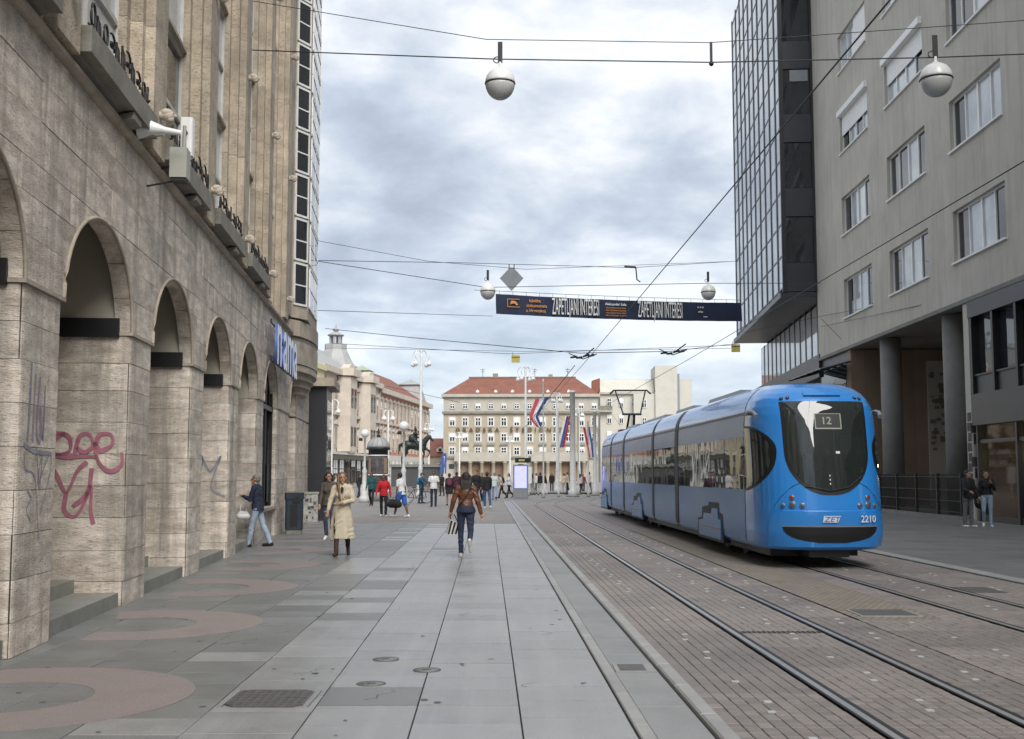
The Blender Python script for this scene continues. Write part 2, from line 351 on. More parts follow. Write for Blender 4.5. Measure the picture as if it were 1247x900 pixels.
# grey granite slabs, columns .725 m wide; the nearest 300 are single pieces
BW = .725; U0 = .955; cand = []
for c in range(0, 17):
    u1 = U0-c*BW; u0 = u1-BW; y = -3+rng.uniform(0, .6)
    while y < 38.45:
        d = float(rng.choice([.5, .58, .62, .7, .85], p=[.2, .25, .25, .2, .1])); y1 = min(y+d, 38.45)
        fac = -3.62-.09*y                                    # facade line
        if sx(u1, y) > fac-.4 and y1-y > .1: cand.append((u0, u1, y, y1, 'slabg' if rng.random() < (0, 0, .06, .2, .75, 1)[min(c, 5)] else 'slab'))
        y = y1
def insight(u, y): return y > 6.6 and abs(sx(u, y)) < .46*y
cand.sort(key=lambda t: (not insight((t[0]+t[1])/2, t[3]), t[2]))
rest = {'slab': MB(), 'slabg': MB()}
for i, (u0, u1, y0, y1, mt) in enumerate(cand):
    g = .0045; dz = rng.uniform(-.0025, .0025)
    if i < 300: MB().slab(u0+g, u1-g, y0+g*1.7, y1-g*1.7, -.04, dz, .003, skew=K).build('paving_slab', M[mt], pave)
    else: rest[mt].slab(u0+g, u1-g, y0+g*1.7, y1-g*1.7, -.04, dz, .003, skew=K)
for k in rest: tag(rest[k].build('paving_slabs', M[k], pave), kind='stuff')
# red granite crescents let into the pavement
for i in range(8):
    cy = 8.75+4.13*i; cx = -3.72-.088*(cy-8.75)
    out = [(cx+1.32*math.cos(t), cy+1.25*math.sin(t)) for t in np.linspace(R(-100), R(118), 26)]
    inn = [(cx-.06+.66*math.cos(t), cy-.05+.62*math.sin(t)) for t in np.linspace(R(125), R(-108), 20)]
    o = MB().prism(out+inn, -.02, .0042).build('granite_inlay', M['red'], pave)
gm = MB()
for i in range(80):
    u = rng.uniform(-4.2, .9); yy = 7+rng.uniform(0, 1)**1.6*18; r_ = rng.uniform(.012, .032)
    gm.add([(sx(u, yy)+r_*rng.uniform(.7, 1.2)*math.cos(a), yy+r_*rng.uniform(.7, 1.2)*math.sin(a), .0036) for a in np.linspace(0, 2*PI, 9)[:-1]], [tuple(range(8))])
tag(gm.build('gum_spots', MAT('trodden gum', (.14, .14, .135), .8, .4, 3), pave), kind='stuff')
ck = MB()
for u, yy, n_ in ((-.9, 8.6, 7), (-1.6, 9.7, 6), (.3, 9.1, 5), (-2.6, 11.4, 8), (.55, 12.0, 6), (-.3, 13.6, 7)):
    P = [(sx(u, yy), yy, 0)]
    for q in range(n_): P.append((P[-1][0]+rng.uniform(-.05, .09), P[-1][1]+rng.uniform(.01, .09), 0))
    ck.ribbon(P, [.007*(1-.1*q) for q in range(len(P))], (0, 0, 1), .0038)
tag(ck.build('hairline_cracks', M['joint'], pave), kind='stuff')
# gutter strip, kerbs
gut = strip('gutter', .955, 1.52, -3, 70, -.028, M['joint'])
y = -2.0; i = 0
while y < 70:
    d = rng.uniform(.9, 1.25)
    MB().slab(.965, 1.065, y+.004, y+d-.004, -.05, .012, .008, skew=K).build('edging_stone', M['kerb'], gut)
    y += d
y = -2.0
while y < 70:
    d = rng.uniform(.75, 1.5)
    if not (9.6 < y+d and y < 10.3): MB().slab(1.072, 1.438, y+.004, y+d-.004, -.05, -.004, .005, skew=K).build('gutter_slab', M['gutter'], gut)
    else: MB().slab(1.072, 1.438, y+.004, y+d-.004, -.05, -.004, .005, skew=K).build('gutter_slab', M['gutter'], gut)
    y += d
y = -2.0
while y < 70:
    d = rng.uniform(.95, 1.35)
    MB().slab(1.446, 1.568, y+.004, y+d-.004, -.05, .035, .014, skew=K).build('kerb_stone', M['kerb'], gut)
    y += d
# tram track bed: precast panels of small clay pavers
RAILS = [2.57, 3.57, 5.68, 6.68]
bed = strip('tram_track_bed', 1.56, 8.06, -6, 62, -.03, M['joint'])
SZ = [(1.58, 2.50, 9), (2.64, 3.50, 9), (3.66, 4.20, 5), (4.22, 5.60, 14), (5.76, 6.60, 8), (6.76, 8.02, 12)]
pv = []; py0 = 3.0
row = .13
for u0, u1, n in SZ:
    w = (u1-u0)/n
    y = py0; r = 0
    while y < 34:
        gap = .012 if r % 9 == 0 else 0
        for q in range(n):
            ua, ub = u0+q*w, u0+(q+1)*w
            if u0 > 4.21 and u0 < 4.3 and y > 13.2 and ub < 5.25: continue
            pv.append((ua, ub, y+gap, y+row, u0, r//9))
        y += row; r += 1
pv.sort(key=lambda t: (not insight(t[0], t[2]), t[2]))
restp = {'paver': MB(), 'paverg': MB()}
for i, (ua, ub, y0, y1, u0, pn) in enumerate(pv):
    hsh = math.sin(u0*91.7+pn*12.9898)*43758.5; hsh -= math.floor(hsh)
    inner = 2.6 < u0 < 3.0 or u0 > 4.21
    mt = 'paver' if (hsh < (.85 if inner else .45)) else 'paverg'
    dz = rng.uniform(-.002, .002)
    if i < 300: MB().slab(ua+.003, ub-.003, y0+.003, y1-.003, -.04, dz, .004, skew=K).build('paver', M[mt], bed)
    else: restp[mt].slab(ua+.003, ub-.003, y0+.003, y1-.003, -.04, dz, .004, skew=K)
for k in restp: tag(restp[k].build('pavers', M[k], bed), kind='stuff')
for u0, u1, n in SZ:                       # farther on the joints are only drawn by the material
    strip('far_paving', u0, u1, 34.02, 62, -.002, MAT('far pavers', (.235, .198, .18), .6, .14, 1, .2, 40, grain=.12, brick=(.1, .13, .008, .6)) if u0 < 2 else bpy.data.materials['far pavers']).parent = bed
st = MB()
for uc in (1.98, 3.1, 3.93, 4.72, 6.2, 7.3):
    for kk in range(26):
        for dyy in (0, .36):
            yy = 3.4+1.17*kk+dyy+uc*.05
            if (uc == 4.72 and yy > 13) or rng.random() < .18: continue
            st.box(sx(uc-.028+.06*(dyy > 0), yy), sx(uc+.028+.06*(dyy > 0), yy), yy-.03, yy+.03, -.02, .0045)
tag(st.build('paver_studs', M['stud'], bed), kind='stuff')
sandp = strip('setts_strip', 4.24, 5.24, 13.25, 62, -.004, M['sand']); sandp.parent = bed
# rails run straight, then bend right into the square
def rail_line(u):
    p = [(sx(u, y), y) for y in np.linspace(-6, 62, 12)]
    x, y = p[-1]; a = math.atan2(-K, 1); a = -math.atan(K)*0
    h = 0.0
    for i in range(1, 26):
        h = R(-1.2)+R(1.9)*i if u < 4.2 else R(-1.2)+R(1.2)*i
        x += math.sin(h)*1.8; y += math.cos(h)*1.8; p.append((x, y))
    return p
for i, u in enumerate(RAILS):
    p = rail_line(u)
    m = MB()
    for s_, w, z, mi in ((-1, .052, .0062, 0), (1, .045, .0045, 1), (-2, .022, .0048, 1)):
        off = {-1: 0, 1: .049, -2: -.038}[s_]
        vs = []
        for (a, b), (c, d) in zip(p, p[1:]+[(2*p[-1][0]-p[-2][0], 2*p[-1][1]-p[-2][1])]):
            t = Vector((c-a, d-b)).normalized(); nn = Vector((t.y, -t.x))
            for q in (-1, 1): vs.append((a+nn.x*(off+q*w/2), b+nn.y*(off+q*w/2), z))
        m.add(vs, [(2*j, 2*j+1, 2*j+3, 2*j+2) for j in range(len(p)-1)], mi)
    tag(m.build('tram_rail', [M['rail'], M['groove']]), kind='structure')
# the square beyond, right pavement
strip('square_paving', -120, .95, 38.52, 420, -.004, M['square'])
strip('roadway', 1.57, 8.06, 62, 420, -.006, M['square'])
strip('crossing_ground', .955, 1.57, 70, 420, -.007, M['square'])
strip('far_square', 8.06, 140, 64, 420, -.009, M['square'])
rp = strip('right_pavement', 8.06, 30, -8, 64, -.03, M['joint'])
y = -2.0; MBk = MB()
while y < 64:
    d = rng.uniform(1.0, 1.6); MB().slab(8.08, 8.36, y+.004, y+d-.004, -.05, .02, .01, skew=K).build('kerb_stone', M['kerb'], rp); y += d
rs = []
for c in range(10):
    u0 = 8.37+c*.95; y = 4+rng.uniform(0, 1)
    while y < 63.5:
        d = rng.uniform(.6, 1.1); rs.append((u0, u0+.95, y, min(y+d, 63.9))); y += d
rs.sort(key=lambda t: (not (abs(sx(t[0], t[2])) < .46*t[2]), t[2])); rmb = MB()
for i, (u0, u1, y0, y1) in enumerate(rs):
    m = MB() if i < 180 else rmb
    m.slab(u0+.004, u1-.004, y0+.004, y1-.004, -.05, .004+rng.uniform(-.002, .002), .005, skew=K)
    if i < 180: m.build('paving_slab', M['rslab'], rp)
tag(rmb.build('paving_slabs', M['rslab'], rp), kind='stuff')
# covers in the ground
def manhole(cx, cy, w, d, label, rz=0):
    t = empty('manhole_cover', (cx, cy, 0), rz, label, 'manhole cover')
    c = .14*w
    MB().prism([(-w/2+c, -d/2), (w/2-c, -d/2), (w/2, -d/2+c), (w/2, d/2-c), (w/2-c, d/2), (-w/2+c, d/2), (-w/2, d/2-c), (-w/2, -d/2+c)], -.02, .010).build('lid', M['cast'], t)
    m = MB()
    for i in range(9):
        for j in range(9):
            x = -w*.42+w*.84*i/8; yy = -d*.40+d*.8*j/8
            m.box(x-.018, x+.018, yy-.012, yy+.012, .009, .0145)
    m.build('studded_pattern', M['cast'], t)
    for s_ in (-1, 1): MB().box(s_*w*.53-.02, s_*w*.53+.02, -d/2, d/2, -.02, .011).build('frame', M['gutter'], t)
x, y = ground_at(330, 851); manhole(x, y, .58, .62, 'octagonal studded iron manhole cover in the grey slabs, nearest the camera')
t = empty('gully_grate', (sx(1.255, 10.0), 10.0, 0), 0, 'small square drain cover set in the gutter strip beside the kerb', 'drain cover')
MB().box(-.17, .17, -.2, .2, -.03, .004).build('frame', M['kerb'], t); MB().box(-.13, .09, -.15, .15, 0, .009).build('lid', M['cast'], t)
for px_, py_, lb in ((470, 803, 'round valve cover in the slabs, farthest left of three'), (520, 816, 'round valve cover on a slab joint, nearest the tram track'), (452, 833, 'round valve cover beside a broken slab corner')):
    x, y = ground_at(px_, py_); t = empty('valve_cover', (x, y, 0), 0, lb, 'valve cover')
    MB().lathe([(.118, -.01), (.118, .0042), (.106, .0045), (.104, .003)], n=24).build('ring', M['cast'], t)
    MB().lathe([(.102, -.005), (.102, .0038), (1e-4, .0040)], n=20).build('lid', M['slabg'], t); MB().lathe([(.04, 0), (.04, .0052), (1e-4, .0055)], n=12).build('keyhole', M['cast'], t)
t = empty('track_drain', (sx(3.07, 12.2), 12.2, 0), 0, 'slotted cross drain between the rails of the near track', 'drain')
MB().box(-.42, .42, -.06, .06, -.03, .004).build('frame', M['cast'], t)
for i in range(16): MB().box(-.4+.052*i, -.376+.052*i, -.05, .05, .003, .009).build('bar', M['iron'], t)
t = empty('access_cover', (sx(4.72, 13.9), 13.9, 0), 0, 'dark rectangular access cover in the sandy strip between the tracks', 'access cover')
MB().box(-.36, .36, -.33, .33, -.03, .004).build('frame', M['kerb'], t); MB().box(-.32, .32, -.29, .29, -.03, .008).build('lid', M['cast'], t)
t = empty('access_cover', (sx(7.0, 16.6), 16.6, 0), 0, 'dark rectangular cover beside the far rail at the right edge', 'access cover')
MB().box(-.25, .25, -.4, .4, -.03, .006).build('lid', M['cast'], t)

# ================================================================== LEFT BUILDING (local: x along the street, y into the house)
LROT = R(95.14); LO = Vector((-3.55, 0, 0))
lb = empty('department_store', LO, LROT, 'travertine department store with a ground floor arcade and tall pilasters', 'building')
LM = Matrix.Translation(LO) @ Matrix.Rotation(LROT, 4, 'Z')
def LW(x, y, z): return LM @ Vector((x, y, z))
ZS, ZA = 3.40, 4.56; PIT = 4.13; PW = 1.2; S0 = 10.5-4*PIT
PIL = [S0+PIT*i for i in range(0, 10)]        # left edges of the pillars; the last is 31.15
LAST = PIL[-1]; END = 44.25
cz = [0, .31, .69, 1.10, 1.50, 1.90, 2.30, 2.70, 3.05, 3.40]
def round_plan(x0, x1, y0, y1, r=.07, n=4):
    p = [(x0, y1), (x0, y0+r)]
    p += [(x0+r-r*math.cos(t), y0+r-r*math.sin(t)) for t in np.linspace(0, PI/2, n)[1:-1]]
    p += [(x0+r, y0), (x1-r, y0)]
    p += [(x1-r+r*math.sin(t), y0+r-r*math.cos(t)) for t in np.linspace(0, PI/2, n)[1:-1]]
    return p+[(x1, y0+r), (x1, y1)]
for k, x in enumerate(PIL):
    w = PW if k < 9 else 3.0
    for a, b in zip(cz, cz[1:]):
        j = rng.uniform(-.004, .004)
        MB().prism(round_plan(x+j, x+w+j, j, 1.6), a+.003, b-.003).build('stone_block', M['trav'], lb)
    MB().box(x+.02, x+w-.02, .02, 1.58, 0, 3.39).build('pillar_core', M['joint'], lb)
    MB().prism([(x-.02, -.03), (x+w+.02, -.03), (x+w+.02, .22), (x-.02, .22)], ZS+.003, ZS+.045).build('pillar_cap', M['trim'], lb)
def arch_x(z, hw):
    q = min(1, max(0, (z-ZS)/(ZA-ZS))); return hw*math.sqrt(max(0, 1-q*q))
HW = (PIT-PW)/2
arches = [(PIL[i]+PW+HW) for i in range(9)]
DOOR = LAST+3.0+1.15                          # last narrow arch
zc = [ZS+.046, 3.86, 4.25, ZA+.02]
def spandrel(xl, xc, xr, hasl, hasr, hwl=HW, hwr=HW):
    """blocks between two arch crowns around a pillar; xl, xr are the crowns"""
    for a, b in zip(zc, zc[1:]):
        L_ = [(xl+arch_x(z, hwl) if hasl else xl, z) for z in np.linspace(a+.003, b-.003, 6)]
        R_ = [(xr-arch_x(z, hwr) if hasr else xr, z) for z in np.linspace(b-.003, a+.003, 6)]
        width = R_[0][0]-L_[-1][0]
        cuts = [xc+rng.uniform(-.3, .3)] if width < 2.6 else [xc-.7+rng.uniform(-.2, .2), xc+.7+rng.uniform(-.2, .2)]
        if width < 1.9: cuts = []
        segs = []; cur = L_
        for c in cuts: segs.append(cur+[(c-.003, b-.003), (c-.003, a+.003)]); cur = [(c+.003, a+.003), (c+.003, b-.003)]
        segs.append(cur+R_)
        for sgm in segs: MB().prism(sgm, rng.uniform(-.004, .004), .2, 'y').build('stone_block', M['trav'], lb)
cr = arches
for i in range(len(cr)-1): spandrel(cr[i], PIL[i+1]+PW/2, cr[i+1], True, True)
spandrel(cr[8], LAST+1.5, DOOR, True, True, HW, 1.0)
for i, c in enumerate(cr):
    pts = [(c+HW*math.cos(t), -.012, ZS+.04+(ZA-ZS-.04)*math.sin(t)) for t in np.linspace(0, PI, 25)]
    MB().tube(pts, .022, 6).build('arch_moulding', M['trim'], lb)
pts = [(DOOR+1.0*math.cos(t), -.012, ZS+(ZA-ZS)*math.sin(t)) for t in np.linspace(0, PI, 20)]
MB().tube(pts, .022, 6).build('arch_moulding', M['trim'], lb)
# end part of the ground floor
for a, b in zip(cz, cz[1:]): MB().prism(round_plan(DOOR+1.02, 41.3, 0, 1.2), a+.003, b-.003).build('stone_block', M['trav'], lb)
for a, b in zip(zc, zc[1:]):
    MB().prism([(DOOR+(arch_x(z, 1.0)), z) for z in np.linspace(a+.003, b-.003, 6)]+[(41.3, b-.003), (41.3, a+.003)], 0, .2, 'y').build('stone_block', M['trav'], lb)
# plain courses above the arches up to the string course
for a, b in ((ZA+.023, 5.02), (5.02, 5.42), (5.42, 5.80)):
    x = S0-1
    while x < 41.3:
        w = rng.uniform(.9, 1.5); x1 = min(x+w, 41.3)
        MB().box(x+.003, x1-.003, rng.uniform(-.005, .004), .2, a+.003, b-.003).build('stone_block', M['trav'], lb); x = x1
MB().box(S0-1, 41.3, .10, .42, ZA+.3, 5.86).build('wall_core', M['joint'], lb)
MB().prism([(.2, 5.80), (-.05, 5.80), (-.09, 5.83), (-.09, 5.88), (-.03, 5.92), (.2, 5.92)], S0-1, 41.3, 'x').build('string_course', M['trim'], lb)
# passage behind the arcade: plaster walls over the jambs, black boxes, ceiling, steps, back wall
for k, x in enumerate(PIL):
    w = PW if k < 9 else 3.0
    MB().box(x-.004, x+w+.004, .205, 1.6, ZS+.004, 5.15).build('plaster_wall', M['plaster'], lb)
    if k < 8: MB().box(x-.06, x-.008, .14, 1.45, ZS-.02, ZS+.22).build('shutter_box', M['black'], lb)
MB().box(S0-1, LAST, .43, 4.2, 5.152, 5.3).build('passage_ceiling', M['plaster'], lb)
MB().box(S0-1, LAST+3, 4.0, 4.2, .3, 5.15).build('passage_back_wall', M['plaster'], lb)
MB().box(S0-1, LAST, 1.0, 4.0, .02, .34).build('passage_floor', M['step'], lb)
for i, c in enumerate(cr[:8]):
    MB().box(c-HW+.004, c+HW-.004, .06, .60, -.02, .17).build('step', M['step'], lb)
    MB().box(c-HW+.004, c+HW-.004, .60, 1.0, -.02, .335).build('step', M['step'], lb)
    f = MB(); f.box(c-1.2, c+1.2, 3.93, 3.99, .35, 3.2, 0).build('shop_window', M['dglass'], lb)
# glazed arch (window) between the last two pillars, narrow door arch
c = cr[8]
MB().box(c-HW, c+HW, .10, .35, 0, .72).build('window_parapet', M['trav'], lb)
MB().box(c-HW-.0, c+HW, -.02, .38, .722, .80).build('window_sill', M['trim'], lb)
wf = MB()
for xx in (c-HW, c+HW-.09, c-.04): wf.box(xx, xx+.08, .12, .2, .8, 4.0)
wf.box(c-HW, c+HW, .11, .21, 3.30, 3.42); w_o = wf.build('window', M['black'], lb)
pg = [(c-HW+.01, .8), (c+HW-.01, .8)]+[(c+(HW-.01)*math.cos(t), ZS+(ZA-ZS-.02)*math.sin(t)) for t in np.linspace(0, PI, 18)]
MB().prism(pg, .225, .24, 'y').build('pane', M['dglass'], w_o)
MB().box(c+HW-.5, c+HW-.02, .17, .19, .9, 1.9).build('window_poster', M['bin'], w_o)
d_o = MB().box(DOOR-1, DOOR+1, .6, .66, 0, 4.5).build('door', M['shopdark'], lb)
# upper floors: wall, windows, stepped pilasters
MB().box(S0-1, 41, .62, 9, 5.3, 20.6).build('wall', M['trim'], lb)
tiers = [6.3+2.36*i for i in range(6)]
for i, c in enumerate(cr[2:]):
    hw = 1.42
    for tz in tiers:
        f = MB()
        for xx in (c-hw, c-.03, c+hw-.06): f.box(xx-.02, xx+.08, .25, .34, tz, tz+2.3)
        for zz_ in (tz, tz+1.12, tz+2.24): f.box(c-hw, c+hw, .255, .33, zz_, zz_+.07)
        w_o = f.build('window', M['old_frame'], lb)
        MB().box(c-hw+.02, c+hw-.02, .30, .31, tz+.02, tz+2.28).build('pane', M['cglass'] if rng.random() < .75 else M['dglass'], w_o)
        MB().box(c-hw-.06, c+hw+.06, .18, .6, tz-.06, tz-.004).build('sill', M['trim'], w_o)
def pilaster_plan(xc):
    h = [(.72, .6), (.72, .14), (.54, .14), (.54, -.02), (.38, -.02), (.38, -.15)]
    return [(xc-a, b) for a, b in h]+[(xc+a, b) for a, b in h[::-1]]
pilx = [x+PW/2 for x in PIL[2:]]
for xc in pilx:
    z = 5.93
    while z < 20.55:
        h = rng.uniform(.95, 1.75); z1 = min(z+h, 20.6)
        if 20.6-z1 < .5: z1 = 20.6
        MB().prism(pilaster_plan(xc+rng.uniform(-.004, .004)), z+.002, z1-.002).build('stone_block', M['travu'], lb); z = z1
    for zh in (6.48, 9.9, 13.4):
        hd = MB(); hd.ball((xc, -.30, zh), (.085, .115, .105), 12); hd.ball((xc, -.33, zh-.06), (.062, .085, .065), 10)
        hd.tube([(xc, -.395, zh+.035), (xc, -.43, zh-.02)], [.014, .022], 6); hd.ball((xc, -.28, zh+.045), (.093, .11, .075), 10)
        hd.ball((xc-.036, -.395, zh+.022), .013, 6, 1); hd.ball((xc+.036, -.395, zh+.022), .013, 6, 1); hd.box(xc-.028, xc+.028, -.418, -.37, zh-.066, zh-.056, 1)
        hd.tube([(xc, .0, zh-.01), (xc, -.24, zh)], [.085, .07], 10)
        hd.v = [(xc+(p[0]-xc)*.8, p[1]*.85, zh+(p[2]-zh)*.8) for p in hd.v]
        hd.build('carved_head', [M['headst'], M['joint']], lb)
# ledges with wrought iron scrolls under each bay
for i, c in enumerate(cr[2:8]):
    x0, x1 = c-1.6, c+1.55
    lg = MB().prism([(.4, 5.93), (.05, 5.93), (-.10, 6.0), (-.24, 6.0), (-.24, 6.28), (.4, 6.28)], x0, x1, 'x').build('flower_ledge', M['ledge'], lb)
    MB().prism([(.05, 5.925), (-.22, 5.985), (-.22, 5.90), (.0, 5.86)], c+.35, c+.75, 'x').build('bracket', M['ledge'], lg)
    ir = MB(); x = x0+.08; yv = -.20
    ir.tube([(x0, yv, 6.30), (x1, yv, 6.30)], .014, 5); ir.tube([(x0, yv, 6.56), (x0-.12, yv-.02, 6.60)], .014, 5)
    seed = random.Random(i*3+1)
    while x < x1-.25:
        kd = seed.choice('nSoml'); h = seed.uniform(.2, .30); zb = 6.30
        if kd == 'n': P = [(x, zb), (x+.01, zb+h), (x+.1, zb+h*.75), (x+.13, zb), (x+.20, zb+.03)]
        elif kd == 'S': P = [(x+.09+.09*math.cos(t), zb+h*.35+.55*h*t/7+.05*math.sin(t)) for t in np.linspace(0, 9, 14)]
        elif kd == 'o': P = [(x+.09+.08*math.cos(t), zb+h*.5+h*.45*math.sin(t)) for t in np.linspace(0, 6.5, 14)]
        elif kd == 'm': P = [(x, zb), (x+.03, zb+h*.8), (x+.07, zb+.02), (x+.10, zb+h*.8), (x+.14, zb+.02), (x+.17, zb+h*.8), (x+.2, zb)]
        else: P = [(x, zb+.05), (x+.07, zb+h), (x+.03, zb+h*1.05), (x+.05, zb+.03), (x+.16, zb+.10)]
        ir.tube([(a, yv, b) for a, b in P], .015, 5); x += seed.uniform(.21, .30)
    ir.build('iron_scrolls', M['iron'], lg)
# corner bay of glass, cornice, balcony
MB().prism([(32.6, .6), (32.6, -.02), (34.2, -.02), (34.85, -.44), (38.4, -.44), (38.95, 0), (43.2, 0), (43.2, .6)], 6.32, 20.6).build('corner_bay', M['trim'], lb)
FX = Matrix.Translation((34.2, -.02, 0)) @ Matrix.Rotation(math.atan2(-.42, .65), 4, 'Z')
for tz in np.arange(6.7, 20.2, 1.36):
    for x0, x1, xf in ((.06, .70, FX), (.3, 3.2, Matrix.Translation((34.85, -.44, 0)))):
        f = MB()
        for xx in (x0, x1-.05): f.box(xx, xx+.05, -.045, -.002, tz, tz+1.3, xf=xf)
        for zz_ in (tz, tz+1.24): f.box(x0, x1, -.042, -.002, zz_, zz_+.06, xf=xf)
        f.box(x0, x1, -.04, -.002, tz+.60, tz+.64, xf=xf)
        if x1 > 2: f.box((x0+x1)/2-.03, (x0+x1)/2+.03, -.041, -.002, tz, tz+1.3, xf=xf)
        w_o = f.build('window', M['white_frame'], lb); MB().box(x0+.03, x1-.03, -.025, -.006, tz+.03, tz+1.27, xf=xf).build('pane', M['dglass'], w_o)
MB().prism([(.5, 20.6), (-.25, 20.6), (-.7, 20.95), (-.8, 20.95), (-.8, 21.25), (.5, 21.25)], S0-1, 43.6, 'x').build('cornice', M['trim'], lb)
MB().box(S0-1, 43.2, .5, 9, 20.6, 22.2).build('attic', M['trim'], lb)
MB().box(41.01, 43.2, .62, 9, 0, 20.6).build('end_wall', M['trim'], lb)
bal = empty('balcony', (37.2, 0, 0), parent=lb); bal.scale = (.90, .66, 1)
arc = [(-3.4, .3)]+[(-3.4+6.6*t, -.85*math.sin(PI*min(1, max(0, t)))**.55) for t in np.linspace(0, 1, 15)]+[(3.2, .3)]
sc2 = lambda k, dy=0: [(x*k, y*k+dy) for x, y in arc]
MB().prism(arc, 5.78, 6.25).build('parapet_band', M['trim'], bal); MB().prism(sc2(.95), 5.62, 5.777).build('moulding', M['ledge'], bal)
MB().prism(sc2(.985), 4.95, 5.617).build('parapet', M['trim'], bal)
for q in range(4): MB().prism(sc2(.95-.17*q), 4.94-.2*(q+1), 4.937-.2*q).build('corbel', M['trim'], bal)
por = empty('shop_portal', (41.0, 0, 0), parent=lb)
MB().box(0, 2.9, -.62, .5, 0, 4.75).build('dark_frame', M['dpanel'], por); MB().box(-.25, 3.2, -.9, .5, 4.752, 5.05).build('canopy', M['trim'], por)
MB().box(.2, 2.7, -.635, -.622, 1.0, 4.3).build('pane', M['dglass'], por)
# graffiti sprayed on the pillars
def graf(lines, plane, mat, w, name='graffiti'):
    m = MB()
    for ln in lines:
        P = [Vector(p) for p in ln]; Q = []
        for i in range(len(P)-1):                          # Catmull-Rom
            p0, p1, p2, p3 = P[max(i-1, 0)], P[i], P[i+1], P[min(i+2, len(P)-1)]
            for t in np.linspace(0, 1, 7)[:-1]:
                Q.append(.5*((2*p1)+(-p0+p2)*t+(2*p0-5*p1+4*p2-p3)*t*t+(-p0+3*p1-3*p2+p3)*t**3))
        Q.append(P[-1])
        ww = [w*(.82+.18*math.sin(i*.33)) for i in range(len(Q))]
        if plane[0] == 'x': m.ribbon([(plane[1], q.x, q.y) for q in Q], ww, (-1, 0, 0), .006)
        else: m.ribbon([(q.x, plane[1], q.y) for q in Q], ww, (0, -1, 0), .007)
    return m.build(name, mat, lb)
# magenta tag on the jamb of the pillar at 14.63 (coordinates: depth into the house, height), seen from the camera with depth to the left
g = lambda *p: [(.95-a, b) for a, b in p]
graf([g((.06, 2.16), (.22, 2.12), (.24, 1.94), (.06, 1.90), (.04, 2.06), (.18, 2.16)),
      g((.30, 1.88), (.36, 2.12), (.48, 2.14), (.52, 2.00), (.42, 1.92), (.32, 1.98)),
      g((.56, 2.0), (.60, 2.14), (.74, 2.14), (.76, 2.02), (.62, 1.94), (.54, 2.04), (.60, 1.80), (.74, 1.68), (.88, 1.76), (.88, 1.92)),
      g((.0, 1.90), (.2, 1.86), (.42, 1.87), (.58, 1.86)),
      g((.02, 1.74), (.10, 1.62), (.22, 1.42), (.34, 1.68), (.46, 1.80)),
      g((.22, 1.42), (.20, 1.2), (.34, 1.12), (.48, 1.40), (.52, 1.72)),
      g((.30, 1.24), (.44, 1.36), (.52, 1.5), (.52, 1.2), (.56, 1.02))], ('x', PIL[5]-.004), M['mag'], .058)
f1 = PIL[4]
graf([[(f1+.3, 2.7), (f1+.28, 2.2), (f1+.25, 1.95)], [(f1+.42, 2.6), (f1+.4, 1.95)], [(f1+.56, 2.58), (f1+.5, 2.1), (f1+.62, 1.95), (f1+.6, 2.3), (f1+.7, 1.98), (f1+.72, 2.5)],
      [(f1+.15, 1.92), (f1+.5, 1.86), (f1+1.0, 1.85)]], ('y', 0), M['bluesp'], .045)
graf([[(f1+.2, 1.86), (f1+.22, 1.7), (f1+.5, 1.62), (f1+.64, 1.2), (f1+.7, 1.02)], [(f1+.55, 1.85), (f1+.66, 1.5), (f1+.7, 1.84), (f1+.6, 1.55), (f1+.92, 1.84), (f1+.98, 1.7), (f1+.7, 1.25)],
      [(f1+.3, 1.5), (f1+.42, 1.42), (f1+.3, 1.32), (f1+.42, 1.22)]], ('y', 0), M['bluesp'], .02)
graf([g((.1, 1.7), (.3, 2.0), (.45, 1.9), (.35, 1.6), (.2, 1.5)), g((.4, 2.05), (.6, 1.7), (.8, 2.0), (.62, 1.4), (.9, 1.2))], ('x', PIL[7]-.004), M['bluesp'], .045)

# ---- things fixed to that house
def on_wall(name, x, y, z, label, cat, **k): return empty(name, LW(x, y, z), LROT, label, cat, **k)
sg = on_wall('shop_sign', 30.7, -.12, 5.05, 'illuminated sign of tall white letters with blue sides high on the arcade', 'sign')
MB().box(-2.6, 2.6, -.06, -.01, -.62, -.50).build('rail', M['dpanel'], sg); MB().box(-2.6, 2.6, -.06, -.01, .30, .40).build('rail', M['dpanel'], sg)
for i, ch in enumerate('nama'):
    o = text('letter', ch, 2.05, [M['nama_w'], M['nama_b']], sg, (-2.05+1.36*i, -.16, -.06), (PI/2, 0, 0), .035, xscale=1.12)
bx = on_wall('antenna_box', 14.9, -.50, 5.72, 'pale grey equipment box on brackets in front of the string course', 'equipment box')
MB().box(-.13, .13, -.11, .11, -.2, .2).build('case', M['boxgrey'], bx); MB().box(-.11, .11, -.09, .09, -.24, -.202).build('base_plate', M['iron'], bx)
for s_ in (.0,): MB().tube([(s_, .05, -.22), (s_, .42, -.3)], .014, 6).build('bracket', M['iron'], bx)
hn = on_wall('loudspeaker', 14.35, -.30, 6.02, 'white horn loudspeaker left of the grey equipment box', 'loudspeaker')
MB().tube([(0, .22, .02), (0, .06, .02), (.02, -.1, 0), (.06, -.3, -.02)], [.15, .09, .045, .035], 14).build('horn', M['wht'], hn); MB().tube([(.2, -.05, 0), (.2, .3, -.05)], .025, 6).build('bracket', M['boxgrey'], hn)
pa = on_wall('panel_antenna', 15.75, -.42, 6.32, 'slim white panel antenna above the grey equipment box', 'antenna')
MB().prism(round_plan(-.10, .10, -.09, .07, .04), -.26, .28).build('panel', M['wht'], pa); MB().tube([(-.2, .0, -.5), (-.2, .0, .12)], .025, 8).build('mast', M['boxgrey'], pa)
